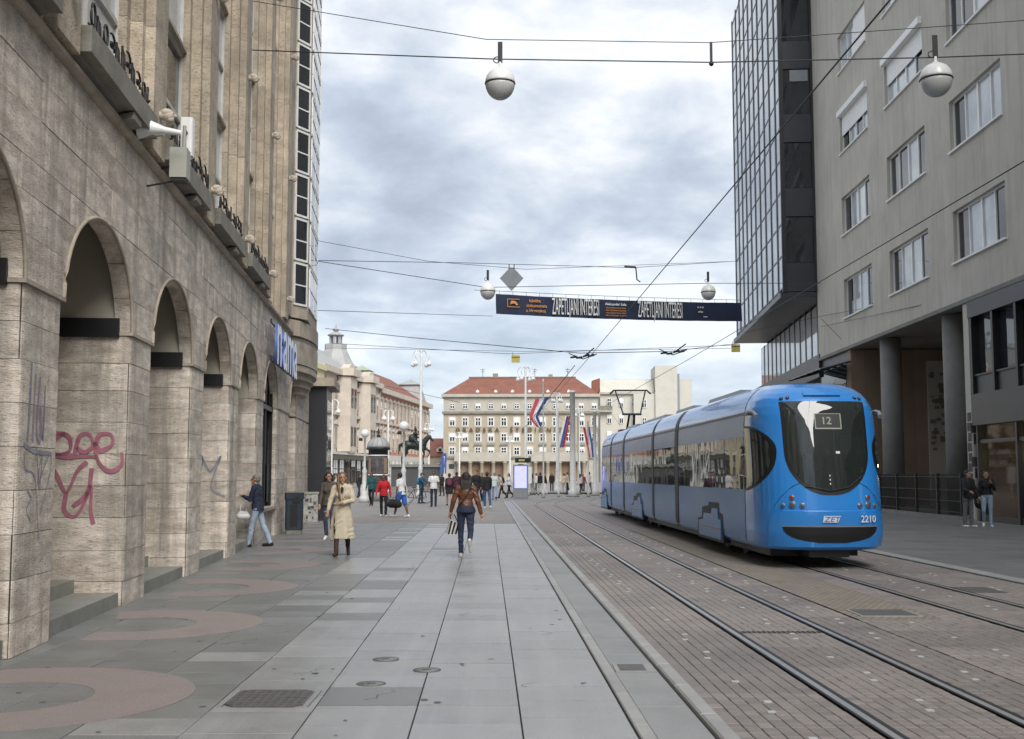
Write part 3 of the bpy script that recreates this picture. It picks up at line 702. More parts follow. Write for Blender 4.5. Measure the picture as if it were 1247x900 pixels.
MB().tube([(-.2, .0, .05), (-.1, .0, .05)], .03, 6).build('clamp', M['iron'], pa); MB().tube([(-.2, .0, -.4), (0, .4, -.45)], .025, 6).build('bracket', M['iron'], pa)

# ================================================================== RIGHT HOUSE of grey render (street face x = 15.6 + .019 y)
RA, RB = 15.6, .019
RROT = math.atan2(1, RB)                      # local x runs along +y, local y points towards the street
RO = Vector((RA, 0, 0))
RM_ = Matrix.Translation(RO) @ Matrix.Rotation(RROT, 4, 'Z')
def RW(x, y, z): return RM_ @ Vector((x, y, z))
rb = empty('apartment_house', RO, RROT, 'plain grey rendered apartment house with rows of wide white windows above a portico', 'building')
SOF = 7.93; H0, H1 = 41.0, 56.6
# wall with real window openings: rows of z, columns of x
cols = [(37.35, 42.1), (44.8, 49.75), (52.4, 57.2)]
extra = [(29.9, 34.6), (22.4, 27.1), (14.9, 19.6)]
wins = [(a, b, True) for a, b in cols]+[(a, b, True) for a, b in extra]
rows = [9.42+4.18*i for i in range(6)]
xs = sorted([a for a, b, _ in wins]+[b for a, b, _ in wins]+[2.0, 62.6])
wl_ = MB(); T = .45
def wpanel(x0, x1, z0, z1): wl_.box(x0, x1, -T, 0, z0, z1)
zlo = SOF
for r in rows+[None]:
    ztop = r if r else 34.0
    wpanel(2, 62.6, zlo, ztop)
    if r:
        zlo = r+1.93
        ed = [2.0]+[v for a, b, _ in sorted(wins) for v in (a, b)]+[62.6]
        for a, b in zip(ed[::2], ed[1::2]): wpanel(a, b, r, zlo)
wl_.build('wall', M['gwall'], rb)
MB().box(2, 62.6, -12, -T-.004, SOF, 34).build('core', M['shopdark'], rb)
MB().box(2, 62.6, -12.5, .5, 34.002, 34.5).build('roof_slab', M['conc'], rb)
for ri, z0 in enumerate(rows[:5]):
    for ci, (a, b, _) in enumerate(wins):
        f = MB(); zt = z0+1.93; w = .075; y0, y1 = -.24, -.15
        f.box(a, b, y0, y1, z0, z0+w); f.box(a, b, y0, y1, zt-w, zt)
        n = 4; ex = [a+(b-a-w)*q/n for q in range(n+1)]
        for q, xx in enumerate(ex): f.box(xx-(.03 if q == 2 else 0), xx+w+(.03 if q == 2 else 0), y0-.003, y1+.004, z0+w, zt-w)
        wo_ = f.build('window', M['white_frame'], rb)
        for q in range(n):
            mt = M['cglass'] if rng.random() < .62 else M['dglass']
            MB().box(ex[q]+w, ex[q+1], -.215, -.20, z0+w, zt-w).build('pane', mt, wo_)
        MB().box(a-.06, b+.06, -.3, .09, z0-.07, z0-.003).build('sill', M['wht'], wo_)
        if (ri, ci) in ((2, 1), (1, 2), (2, 2)):
            d = {(2, 1): .95, (1, 2): 0.0, (2, 2): 1.0}[(ri, ci)]
            if d:
                MB().box(a-.05, b+.05, -.13, .16, zt-.02, zt+.26).build('shutter_box', M['white_frame'], wo_)
                MB().box(a+.05, b-.05, -.13, -.10, zt-d, zt-.02).build('roller_shutter', M['wht'], wo_)
        if (ri, ci) == (3, 2): MB().box(a+.05, a+2.3, -.13, -.10, z0+.1, zt).build('roller_shutter', M['wht'], wo_)
# portico: soffit, fascia, back wall, columns, side walls
MB().box(H0-.25, 62.6, -6, -T, SOF-.12, SOF-.004).build('portico_ceiling', M['conc'], rb)
MB().box(2, 62.6, -T+.01, .10, SOF-.16, SOF-.003).build('fascia', M['conc'], rb)
MB().box(H0, 57, -6.2, -5.2, 0, SOF-.13).build('portico_back_wall', M['brownwall'], rb)
MB().box(H1-.1, H1+.6, -5.19, -.05, 0, SOF-.17).build('portico_side_wall', M['brownwall'], rb)
MB().box(H1+.6, 62.6, -T, -.08, 0, SOF-.17).build('ground_floor_wall', M['dpanel'], rb)
MB().box(H1+.9, 62.3, -.079, -.06, 5.6, 7.2).build('transom_window', M['dglass'], rb)
MB().box(H1-.16, H1-.104, -4.95, -3.75, .12, 7.2).build('mosaic_panel', M['cream'], rb)
mp_ = MB()
for i in range(60):
    x = rng.uniform(-4.8, -3.9); z = rng.uniform(2.8, 6.6); q = rng.uniform(.05, .14); mp_.box(H1-.18, H1-.16, x-q, x+q, z-q*.7, z+q*.7)
tag(mp_.build('mosaic_tiles', M['ledge'], rb), kind='stuff')
MB().lathe([(.47, 0), (.46, SOF-.17)], (52.0, -.62, 0), 24).build('column', M['conc'], rb)
MB().lathe([(.47, 0), (.46, SOF-.17)], (44.0, -.62, 0), 24).build('column', M['conc'], rb)
pier = MB().box(40.85, 41.35, -.5, .04, 0, SOF-.17).build('pier', M['cream'], rb)
pp = MB()
for i in range(8): pp.box(40.848-.004*(i % 2)-.004, 40.846, -.45+.1*(i % 2), -.1+.12*(i % 3)*.8, 1.1+.4*i, 1.45+.4*i); pp.box(40.9, 41.3-.05*(i % 2), .041, .045+.002*(i % 2), 1.0+.36*i, 1.31+.36*i)
tag(pp.build('pasted_notices', M['poster'], rb), kind='stuff')
MB().box(H0, 57.5, -5.2, .28, -.02, .12).build('plinth', M['conc'], rb)
# dark shop front nearer the camera
sf = empty('shop_front', parent=rb)
MB().box(14, 40.8, -.40, .06, 3.35, 4.45).build('fascia_panel', M['dpanel'], sf)
MB().box(14, 40.84, -.40, .08, SOF-.75, SOF-.17).build('head_panel', M['dpanel'], sf)
x = 40.75; i = 0
while x > 15:
    MB().box(x-.16, x, -.32, .05, 4.46, SOF-.76).build('mullion', M['mull'], sf)
    MB().box(x-1.9, x-.162, -.25, -.19, 5.15, SOF-.77).build('pane', M['cglass'] if i < 3 and False else M['dglass'], sf)
    MB().box(x-1.9, x-.162, -.26, -.06, 4.46, 5.08).build('apron_panel', M['dpanel'], sf)
    MB().box(x-1.9, x-.162, -.26, -.0, 5.083, 5.147).build('transom', M['mull'], sf); x -= 1.9; i += 1
for x in (40.6, 37.3, 36.0, 32.6, 29.2): MB().box(x-.12, x, -.3, .0, 0, 3.34).build('frame_post', M['dpanel'], sf)
MB().box(29.3, 40.48, -.25, -.05, 2.72, 2.84).build('frame_rail', M['dpanel'], sf)
for a, b in ((37.32, 40.46), (36.02, 37.16), (32.62, 35.86), (29.22, 32.46)):
    MB().box(a, b, -.2, -.18, .25, 2.71).build('pane', M['shopglass'], sf); MB().box(a, b, -.2, -.18, 2.85, 3.33).build('pane', M['shopglass'], sf)
MB().box(29.2, 40.6, -.3, -.05, 0, .22).build('plinth', M['mull'], sf)
MB().box(14, 29.1, -.4, -.0, 0, 3.34).build('shop_wall', M['dpanel'], sf)
MB().box(29, 41, -5.0, -4.8, 0, 3.3).build('back_wall', M['shopdark'], sf); MB().box(29, 41, -4.8, -.32, -.02, .1).build('floor', M['rwood'], sf); MB().box(29, 41, -4.8, -.41, 3.36, 3.5).build('ceiling', M['shopdark'], sf)
MB().box(40.62, 40.8, -4.8, -.33, 0, 3.34).build('side_wall', M['shopdark'], sf)
for i, (x, y) in enumerate(((36.6, -.9), (34.3, -.9), (38.8, -2.6), (36.0, -2.9))):
    t = empty('wooden_table', RW(x, y, .1), RROT, ['pale wooden high table behind the shop glass by the door', 'pale wooden high table behind the shop glass at the right edge', 'pale wooden table at the back of the shop, left', 'pale wooden table at the back of the shop, right'][i], 'table')
    MB().box(-.5, .5, -.3, .3, 1.0, 1.06).build('table_top', M['rwood'], t)
    for sx_ in (-.43, .43):
        for sy_ in (-.24, .24): MB().box(sx_-.04, sx_+.04, sy_-.04, sy_+.04, 0, .998).build('leg', M['rwood'], t)
    MB().box(-.4, .4, -.02, .02, .4, .46).build('stretcher', M['rwood'], t)
for i, (x, y, z) in enumerate(((36.6, -1.4, 2.35), (36.9, -2.4, 2.0), (35.2, -1.5, 2.4), (36.2, -3.6, 2.2))):
    t = empty('pendant_lamp', RW(x, y, z), 0, ['small warm bulb hanging nearest the shop door', 'small warm bulb hanging low in the middle of the shop', 'small warm bulb hanging at the right edge of the shop', 'small warm bulb hanging deep in the shop'][i], 'lamp')
    MB().ball((0, 0, 0), .055, 10).build('bulb', M['bulb'], t); MB().tube([(0, 0, .05), (0, 0, 3.36-z)], .006, 4).build('cord', M['black'], t)
# iron railing in front of the portico
fr = empty('iron_railing', RW(0, .20, .12), RROT, 'black iron grid railing closing the portico between the columns', 'railing')
fx0, fx1 = 41.6, 56.4
n = int((fx1-fx0)/.115)
bm_ = MB().box(-.011, .011, -.011, .011, 0, 1.52); b0 = bm_.build('bar', M['iron'], fr); b0.location = (fx0, 0, 0)
for i in range(1, n): inst('bar', b0.data, fr, (fx0+.115*i, 0, 0))
for z in (.12, .52, .92, 1.40): MB().box(fx0, fx1, -.02, .02, z, z+.03).build('rail', M['iron'], fr)
for x in np.arange(fx0, fx1+.1, 2.45):
    MB().box(x-.04, x+.04, -.06, .06, -.05, 1.55).build('post', M['iron'], fr)
    for z in (.35, .75, 1.2): MB().box(x-.09, x+.09, -.035, .035, z-.07, z+.07).build('lock_plate', M['iron'], fr)
# glass canopy between the two houses
cn = empty('glass_canopy', RW(58.5, 0, 6.9), RROT, 'slanting grey glass canopy beside the portico, under the glass tower', 'canopy')
for i in range(5): MB().prism([(.1, .25), (1.6, -.15), (1.6, -.10), (.1, .30)], -2.6+1.35*i+.004, -2.6+1.35*(i+1)-.03, 'x').build('pane', M['tgrey'], cn)
for i in range(6): MB().prism([(.1, .18), (1.65, -.23), (1.65, -.16), (.1, .24)], -2.63+1.35*i, -2.57+1.35*i, 'x').build('rafter', M['mull'], cn)

# ================================================================== GLASS TOWER
GA = math.atan2(85-62.8, 16.75-15.05)
gt = empty('glass_tower', (15.05, 62.8, 0), GA, 'dark office tower of narrow mirror panes projecting over the street', 'building')
GL = math.hypot(85-62.8, 1.7); gn = 10; gp = GL/gn; GZ0, GZ1 = 11.62, 36.0
for i in range(gn):
    z = GZ0+.35
    q = 0
    while z < GZ1:
        z1 = min(z+1.82, GZ1)
        o = MB().box(i*gp+.12, (i+1)*gp-.12, -.08, -.03, z+.03, z1-.03).build('pane', M['mirror'], gt); z = z1
MB().box(0, GL, -8, -.10, GZ0, GZ1).build('core', M['dpanel'], gt)
for i in range(gn+1): MB().box(i*gp-.13, i*gp+.13, -.09, .015, GZ0, GZ1).build('mullion', M['mull'], gt)
for z in np.arange(GZ0+.35, GZ1, 1.82): MB().box(.1, GL-.1, -.085, -.005, z-.05, z+.05).build('transom', M['mull'], gt)
MB().box(-.1, GL+.1, -8, .25, GZ0-.3, GZ0-.004).build('underside', M['dpanel'], gt)
# side face towards the camera: dark spandrels and glass
for i in range(6):
    z = GZ0+4.2*i
    MB().box(-.13, -.004, -1.85, .1, z+.03, z+1.62).build('spandrel_panel', M['dpanel'], gt)
    MB().box(-.07, -.003, -1.6, -.12, z+1.65, z+4.17).build('side_pane', M['dglass'], gt)
    MB().box(-.14, -.002, -1.5, -.5, z+3.5, z+4.15).build('blind', M['tgrey'], gt) if i in (2,) else None
MB().box(-.18, -.002, -.12, .12, GZ0, GZ1).build('corner_post', M['mull'], gt); MB().box(-.18, -.002, -2.05, -1.62, GZ0, GZ1).build('corner_post', M['mull'], gt)
t = empty('air_conditioner', gt.matrix_world @ Vector((0, 0, 0)), 0); bpy.data.objects.remove(t)
# set-back storeys under the overhang
lw = empty('lower_storeys', (0, 0, 0), parent=gt)
MB().box(-.4, GL+4, -9, -2.3, 0, GZ0-.31).build('lower_core', M['dpanel'], lw)
for i in range(12):
    a = 2.5+i*1.95
    MB().box(a+.16, a+1.80, -2.29, -2.22, 8.4, 11.2).build('pane', M['mirror'], lw)
    MB().box(a-.14, a+.14, -2.29, -2.19, 8.2, 11.3).build('mullion', M['mull'], lw)
MB().box(-.35, GL+4, -2.29, -1.7, 6.9, 8.15).build('dark_band', M['mull'], lw)
MB().box(-.35, GL+4, -2.29, -1.9, 0, 3.2).build('shop_band', M['dglass'], lw)

# ================================================================== SAVINGS BANK across the square and its neighbours
def facade_windows(par, z, xs, w, h, frame, glass, d=.12, arch=False, surround=None, y=0.0):
    """windows standing in the face y=0 of a building, outside is -y"""
    for x in xs:
        f = MB(); t = .10
        if surround: f.box(x-w/2-.22, x+w/2+.22, y-.10, y-.002, z-.25, z+h+.2, 1)
        for a, b, c, e in ((x-w/2, x+w/2, z, z+t), (x-w/2, x+w/2, z+h-t, z+h), (x-w/2, x-w/2+t, z, z+h), (x+w/2-t, x+w/2, z, z+h), (x-t/2, x+t/2, z, z+h), (x-w/2, x+w/2, z+h*.6-t/2, z+h*.6+t/2)):
            f.box(a, b, y-.17+.004*(a == x-t/2), y-.10, c, e, 0)
        wo_ = f.build('window', [frame, surround or frame], par)
        MB().box(x-w/2+.02, x+w/2-.02, y-.135, y-.105, z+.02, z+h-.02).build('pane', glass, wo_)
        if rng.random() < .45:
            q = rng.uniform(.25, .6)*h; MB().box(x-w/2+.05, x+w/2-.05, y-.155, y-.137, z+h-q, z+h-.06).build('blind', M['wht'], wo_)
BY = 220.0; PXM = BY/1400.0                    # metres per pixel at the bank
bx0 = (540-623.5)*PXM; bx1 = (728-623.5)*PXM; bw = bx1-bx0
bank = empty('savings_bank', (bx0, BY, 0), R(-1.2), 'wide beige bank building with red hipped roof and lettering across the square', 'building')
zt = 16.3
MB().box(0, bw, 0, 14, 4.6, zt-3.2).build('wall', M['grad'], bank)
MB().box(0, bw, .0, 14, 0, 4.55).build('ground_floor', M['gradtrim'], bank)
MB().box(0, bw, .0, 14, zt-2.75, zt).build('attic_storey', M['gradtrim'], bank)
MB().box(-.4, bw+.4, -.55, 14, zt, zt+.55).build('cornice', M['gradtrim'], bank)
MB().box(-.25, bw+.25, -.4, 14, zt-3.2, zt-2.75).build('string_course', M['ledge'], bank)
MB().box(-.15, bw+.15, -.3, 14, 4.55, 4.85).build('belt_course', M['ledge'], bank)
rf = MB(); rz = zt+.56
rf.add([(-.2, -.3, rz), (bw+.2, -.3, rz), (bw+.2, 14, rz), (-.2, 14, rz), (4.8, 5.5, rz+3.6), (bw-4.2, 5.5, rz+3.6), (bw-4.2, 8.5, rz+3.6), (4.8, 8.5, rz+3.6)],
       [(0, 1, 5, 4), (1, 2, 6, 5), (2, 3, 7, 6), (3, 0, 4, 7), (4, 5, 6, 7), (3, 2, 1, 0)])
rf = rf.build('roof', M['tile'], bank)
MB().box(4.5, bw-4, 5.3, 8.6, rz+3.6, rz+3.8).build('ridge', M['ledge'], rf)
MB().box(9.2, 10.2, 6, 8, rz+3.8, rz+4.5).build('chimney', M['ledge'], rf); MB().box(20.2, 21, 6, 7.4, rz+3.8, rz+4.3).build('chimney', M['ledge'], rf)
for x in (7.2, 17.5, 24.0): MB().tube([(x, 7, rz+3.7), (x, 7, rz+5.6)], .05, 5).tube([(x-.5, 7, rz+5.3), (x+.5, 7, rz+5.3)], .04, 4).tube([(x-.35, 7, rz+4.9), (x+.35, 7, rz+4.9)], .04, 4).build('aerial', M['iron'], rf)
for x in (6.5, 10, 13.2, 16.5, 20, 24): MB().prism([(x-.3, 0), (x+.3, 0), (x+.3, .5), (x, .8), (x-.3, .5)], .3, 1.6, 'y').build('dormer', M['wht'], rf).location = (0, 0, rz+.1)
wx = [1.35+2.465*i+.35 for i in range(12)]; wx = [x for x in wx if x < bw-.5]
facade_windows(bank, zt-2.25, wx, 1.0, 1.0, M['white_frame'], M['dglass'])
facade_windows(bank, zt-5.55, wx, 1.05, 1.6, M['white_frame'], M['dglass'], surround=M['cream'])
facade_windows(bank, zt-8.5, wx, 1.05, 1.5, M['white_frame'], M['dglass'], surround=M['cream'])
facade_windows(bank, zt-11.1, wx, 1.05, 1.5, M['white_frame'], M['dglass'], surround=M['cream'])
text('lettering', 'GRADSKA  ŠTEDIONICA', 1.12, M['letter_b'], bank, (13.2, -.3, zt-6.3), (PI/2, 0, 0), .10, xscale=1.1, space=1.75)
def porch(x0, n, dx):
    for i in range(n): MB().lathe([(.5, .0), (.42, .3), (.36, 3.6), (.5, 3.7), (.5, 4.0)], (x0+dx*i, -.9, 0), 12).build('column', M['grad'], bank)
    MB().box(x0-.8, x0+dx*(n-1)+.8, -1.4, -.02, 4.0, 4.9).build('entablature', M['gradtrim'], bank)
    MB().box(x0-.6, x0+dx*(n-1)+.6, -1.35, -1.2, 4.9, 5.7).build('balustrade', M['gradtrim'], bank)
    for i in range(n-1): MB().box(x0+dx*i+.35, x0+dx*(i+1)-.35, -.06, -.005, .3, 3.7).build('portal', M['shopdark'], bank)
    for x in wx:
        if x0-.8 < x < x0+dx*(n-1)+.8: MB().box(x-.75, x+.75, -.35, -.003, zt-9.3, zt-9.0).build('window_hood', M['ledge'], bank)
porch(3.0, 5, 2.2); porch(17.6, 5, 2.3)
for x in (1.6, 14.8): MB().box(x-.5, x+.5, -.05, -.004, 2.6, 3.5).build('basement_window', M['dglass'], bank)
# white house right of the bank, with its tall blind gable
wx0 = (731-623.5)*PXM*1.05
wh = empty('white_house', (wx0, 231, 0), R(-2), 'white plain apartment house right of the bank with a tall blank chimney wall', 'building')
MB().box(0, 10.8, 0, 12, 0, 17.6).build('wall', M['cream'], wh)
MB().box(-.2, 11, -.5, 12, 17.6, 18.0).build('eaves', M['gradtrim'], wh)
MB().prism([(-.3, 18.0), (12, 18.0), (12, 21.6), (1.2, 20.6)], 0, 10.8, 'x').build('roof', M['cream'], wh)
for z in (15.0, 11.7, 8.4, 5.0): facade_windows(wh, z, [1.8, 4.2, 6.8, 9.4], .9, 1.8, M['white_frame'], M['dglass'])
MB().box(-.9, 2.4, -1.1, -.18, 14.0, 14.3).build('balcony_slab', M['gradtrim'], wh); MB().box(-.9, 2.4, -1.1, -1.0, 14.3, 15.2).build('balcony_rail', M['ledge'], wh)
MB().prism([(-1.6, 18.0), (0, 18.0), (0, 20.9), (-1.6, 20.4)], -.1, -3.6, 'y').build('red_roof', M['tile'], wh).location = (0, 4, 0)
tw = empty('stair_tower', (wx0+10.9, 230, 0), R(-2), 'tall blank pale stair tower beside the white house', 'building')
MB().box(0, 4.4, -1, 9, 0, 23.2).build('front_block', M['cream'], tw); MB().prism([(4.42, 0), (7.4, 0), (7.0, 4), (4.42, 8)], 0, 20.6).build('rear_block', M['cream'], tw); MB().box(4.42, 4.9, -.6, .0, 0, 21.6).build('shaft', M['tgrey'], tw)
MB().box(-4.3, -.02, -.6, 9, 0, 17.6).build('side_wall', M['cream'], tw)
facade_windows(tw, 14.8, [-2.2], .9, 1.6, M['white_frame'], M['dglass'], y=-.6); facade_windows(tw, 11.2, [-2.2], .9, 1.6, M['white_frame'], M['dglass'], y=-.6)
# small red roofed house in the gap
sh = empty('small_house', (-19, 235, 0), 0, 'low house with red tiled roof in the gap left of the bank', 'building')
MB().box(0, 9, 0, 10, 0, 5.2).build('wall', M['grad'], sh)
srf = MB(); srf.add([(-.3, -.4, 5.2), (9, -.4, 5.2), (9, 10, 5.2), (-.3, 10, 5.2), (1.5, 5, 9.0), (9, 5, 9.0)], [(0, 1, 5, 4), (2, 3, 4, 5), (3, 0, 4), (1, 2, 5), (3, 2, 1, 0)])
srf = srf.build('roof', M['tile'], sh)
MB().prism([(3.6, 6.1), (5.0, 6.1), (5.0, 6.7), (4.3, 7.2), (3.6, 6.7)], .3, 2.4, 'y').build('dormer', M['cream'], srf); MB().box(4.0, 4.6, .25, .31, 6.2, 6.8).build('dormer_window', M['dglass'], srf)
facade_windows(sh, 2.2, [1.5, 4.0, 6.5], 1.0, 1.6, M['white_frame'], M['dglass'])

# baroque corner house and the pink brick house beside it: front runs away to the right
FA = math.atan2(1, .105)                       # direction of the row of fronts, local x away from the camera, local -y to the square
fo = Vector((-22.1, 126, 0))
bq = empty('ornate_corner_house', fo, FA, 'ornate pale corner house with bay windows and a domed spire', 'building')
def bays(par, x0, x1, n, zs, w, h, wall_h, mat, surround, pil=True):
    d = (x1-x0)/n; c = [x0+d*(i+.5) for i in range(n)]
    for z in zs: facade_windows(par, z, c, w, h, surround, M['dglass'], surround=surround)
    if pil:
        for i in range(n+1):
            MB().box(x0+d*i-.28, x0+d*i+.28, -.22, -.003, zs[-1]-.6, wall_h-.5).build('pilaster', surround, par)
    for z in zs:
        for x in c: MB().prism([(x-w*.8, z+h+.22), (x+w*.8, z+h+.22), (x, z+h+.75)], -.32, -.004, 'y').build('window_pediment', surround, par)
# yellow end part nearest the camera
MB().box(-10, 3.2, -.6, 14, 0, 13.2).build('yellow_wing', M['yell'], bq)
facade_windows(bq, 9.6, [-3.6, -1.2, 1.2], .9, 1.9, M['cream'], M['dglass'], y=-.6); facade_windows(bq, 5.6, [-3.6, -1.2, 1.2], .9, 1.9, M['cream'], M['dglass'], y=-.6)
MB().box(-10, 3.3, -.9, 14, 13.2, 13.8).build('yellow_cornice', M['yell'], bq)
MB().box(3.2, 34, 0, 14, 4.2, 13.4).build('wall', M['baroq'], bq)
MB().box(3.2, 34, .1, 14, 0, 3.9).build('shop_floor', M['gradtrim'], bq); facade_windows(bq, .5, [5+2.9*q for q in range(10)], 2.1, 2.9, M['dpanel'], M['dglass'], y=.1)
MB().box(3.2, 34.2, -1.2, .3, 3.92, 4.18).build('shop_awning', M['cream'], bq)
MB().box(3.2, 34.2, -.7, 14, 13.4, 14.1).build('cornice', M['baroq'], bq); MB().box(3.2, 34, -.4, 14, 8.6, 8.95).build('string_course', M['baroq'], bq)
bays(bq, 3.4, 34, 11, [9.6, 5.0], 1.05, 2.3, 13.4, M['baroq'], M['baroq'])
for x in (13.5, 24.0):
    MB().prism([(x-2.3, -.1), (x-1.6, -1.5), (x+1.6, -1.5), (x+2.3, -.1)], 4.3, 13.3).build('bay_front', M['baroq'], bq)
    for z in (5.0, 9.6):
        for q in (-.75, .75): MB().box(x+q-.45, x+q+.45, -1.56, -1.502, z, z+2.3).build('bay_window', M['dglass'], bq)
    MB().prism([(x-2.6, -.1), (x-1.8, -1.9), (x+1.8, -1.9), (x+2.6, -.1)], 13.402, 14.3).build('bay_cornice', M['baroq'], bq)
    MB().prism([(x-1.8, 14.3), (x+1.8, 14.3), (x+.5, 14.9), (x-.5, 14.9)], -1.3, -.3, 'y').build('bay_gable', M['baroq'], bq)
rf = MB(); rf.add([(3.2, -.3, 14.11), (34, -.3, 14.11), (34, 14, 14.11), (3.2, 14, 14.11), (6, 5, 17.6), (31, 5, 17.6), (31, 9, 17.6), (6, 9, 17.6)], [(0, 1, 5, 4), (1, 2, 6, 5), (2, 3, 7, 6), (3, 0, 4, 7), (4, 5, 6, 7)])
rf = rf.build('roof', M['slate'], bq)
sp = empty('spire', (22.5, 3.2, 13.4), parent=bq); sp.scale = (.95, .95, .62)
pr_ = [(4.2, 0), (3.9, .3), (3.1, 2.4), (2.2, 4.8), (1.55, 6.9), (1.5, 7.1)]
MB().lathe(pr_, n=8, smooth=False).build('spire_roof', M['slate'], sp)
MB().lathe([(1.55, 7.1), (1.55, 8.1), (1.2, 8.1)], n=8, smooth=False).build('gallery', M['slate'], sp)
for i in range(6): MB().tube([(.75*math.cos(i*PI/3), .75*math.sin(i*PI/3), 8.1), (.75*math.cos(i*PI/3), .75*math.sin(i*PI/3), 9.9)], .16, 6).build('lantern_post', M['slate'], sp)
MB().lathe([(1.15, 9.9), (1.1, 10.15), (.5, 10.6), (.25, 10.8)], n=10).build('lantern_roof', M['slate'], sp); MB().ball((0, 0, 11.2), .45, 10).build('finial_ball', M['slate'], sp); MB().tube([(0, 0, 11.5), (0, 0, 12.6)], [.1, .02], 6).build('finial', M['slate'], sp)
# pink house
po = fo+Matrix.Rotation(FA, 3, 'Z') @ Vector((34.3, 0.3, 0))
pk = empty('pink_brick_house', po, FA, 'pink brick house with two grey roof turrets behind the rider statue', 'building')
PL = 41
MB().box(0, PL, 0, 14, 4.4, 13.0).build('wall', M['pink'], pk); MB().box(0, PL, -.06, 14, 0, 4.38).build('ground_floor', M['cream'], pk)
MB().box(-.1, PL+.3, -.7, 14, 13.0, 13.7).build('cornice', M['baroq'], pk); MB().box(0, PL, -.35, 14, 8.7, 9.0).build('string_course', M['baroq'], pk)
bays(pk, .5, PL-.5, 14, [9.7, 5.4], 1.15, 2.2, 13.0, M['pink'], M['baroq'])
facade_windows(pk, 1.2, [2+2.8*i for i in range(14)], 1.4, 2.4, M['cream'], M['dglass'])
rf = MB(); rf.add([(0, -.3, 13.71), (PL, -.3, 13.71), (PL, 14, 13.71), (0, 14, 13.71), (2, 6, 17.8), (PL-4, 6, 17.8)], [(0, 1, 5, 4), (2, 3, 4, 5), (3, 0, 4), (1, 2, 5)])
rf.build('roof', M['tile'], pk)
for x, m2 in ((1.8, 'copper'), (PL-3.2, 'slate')):
    tt = empty('turret', (x, 2.6, 13.7), parent=pk); k_ = .55 if x < 5 else .72; tt.scale = (k_*1.1, k_*1.1, k_)
    MB().add([(-3, -3, 0), (3, -3, 0), (3, 3, 0), (-3, 3, 0), (-1.9, -1.9, 4.4), (1.9, -1.9, 4.4), (1.9, 1.9, 4.4), (-1.9, 1.9, 4.4)], [(0, 1, 5, 4), (1, 2, 6, 5), (2, 3, 7, 6), (3, 0, 4, 7), (4, 5, 6, 7)]).build('turret_roof', M['slate'], tt)
    MB().add([(-2.4, -2.4, 4.4), (2.4, -2.4, 4.4), (2.4, 2.4, 4.4), (-2.4, 2.4, 4.4), (0, 0, 5.9)], [(0, 1, 4), (1, 2, 4), (2, 3, 4), (3, 0, 4), (3, 2, 1, 0)]).build('turret_cap', M[m2], tt)
    MB().lathe([(.45, 0), (.45, .12)], n=12).build('round_window', M['dglass'], tt).location = (-2.55, 0, 1.9)

# more of the square's eastern side, behind the tram
for i, (x, w, h, mt, lb_) in enumerate(((23, 20, 8.6, 'cream', 'cream corner house farther along the square behind the tram'), (44, 24, 9.2, 'grad', 'beige house farthest right on the square'))):
    hs = empty('town_house', (x, 232, 0), R(-3), lb_, 'building')
    MB().box(0, w, 0, 12, 0, h).build('wall', M[mt], hs); MB().box(-.2, w+.2, -.5, 12, h, h+.5).build('cornice', M['gradtrim'], hs)
    MB().prism([(-.3, h+.5), (12, h+.5), (6, h+3)], 0, w, 'x').build('roof', M['tile'], hs)
    for z in (1.5, 5): facade_windows(hs, z, [1.6+2.6*q for q in range(int(w/2.6))], 1.0, 1.7, M['white_frame'], M['dglass'])

# the street goes on behind the viewer
for i, (x, rot, lb_, w, h, mt) in enumerate(((-3.6, R(95), 'stone house continuing the street on the left behind the viewer', 40, 19, 'travu'), (16, R(-91), 'grey house continuing the street on the right behind the viewer', 40, 24, 'gwall'))):
    hs = empty('town_house', (x, -9 if i == 0 else 1.5, 0), R(-85) if i == 0 else R(-91), lb_, 'building')
    sgn = -1 if i == 0 else 1
    if i == 0: hs.location = (-2.8, -9.5, 0); hs.rotation_euler.z = R(95)
    o = MB().box(-w if i == 0 else 0, 0 if i == 0 else w, 0 if i == 0 else 0, 12, 0, h).build('wall', M[mt], hs)
    if i == 1: hs.rotation_euler.z = R(-91); o.location = (0, 0, 0)
    for z in (4.5, 8.5, 12.5): facade_windows(hs, z, [sgn*(3+3.6*q)*1.0 for q in range(10)], 1.5, 2.2, M['white_frame'], M['cglass'])

# ================================================================== TRAM (local: x across, y from nose to tail, z up)
tr = empty('tram', (5.54, 20.0, 0), .0225, 'blue low floor articulated tram with a round dark windscreen on the far track', 'tram')
TL = 29.7; TA = 1.45; TN = 3.0
PROF = [(.33, 1.09, .16), (.40, 1.13, .10), (.60, 1.15, .05), (.95, 1.15, .02), (1.35, 1.15, .07), (2.0, 1.15, .17), (2.5, 1.15, .27), (2.72, 1.14, .32), (2.86, 1.12, .37), (2.99, 1.075, .45), (3.10, 1.01, .56), (3.20, .92, .73), (3.28, .80, .98), (3.33, .64, 1.35), (3.355, .36, 1.9)]
PZ = np.array([p[0] for p in PROF]); PWd = np.array([p[1] for p in PROF]); PN = np.array([p[2] for p in PROF])
def pw(z): return float(np.interp(z, PZ, PWd))
def pn(z): return float(np.interp(z, PZ, PN))
def front_y(x, z):
    w = pw(z); q = min(1, abs(x)/w); return pn(z)+TA*(1-(1-q**TN)**(1/TN))
def side_x(y, z):
    w = pw(z); d = y-pn(z)
    if d >= TA: return w
    q = max(0, (TA-d)/TA); return w*max(0, (1-q**TN))**(1/TN)
NS = 17
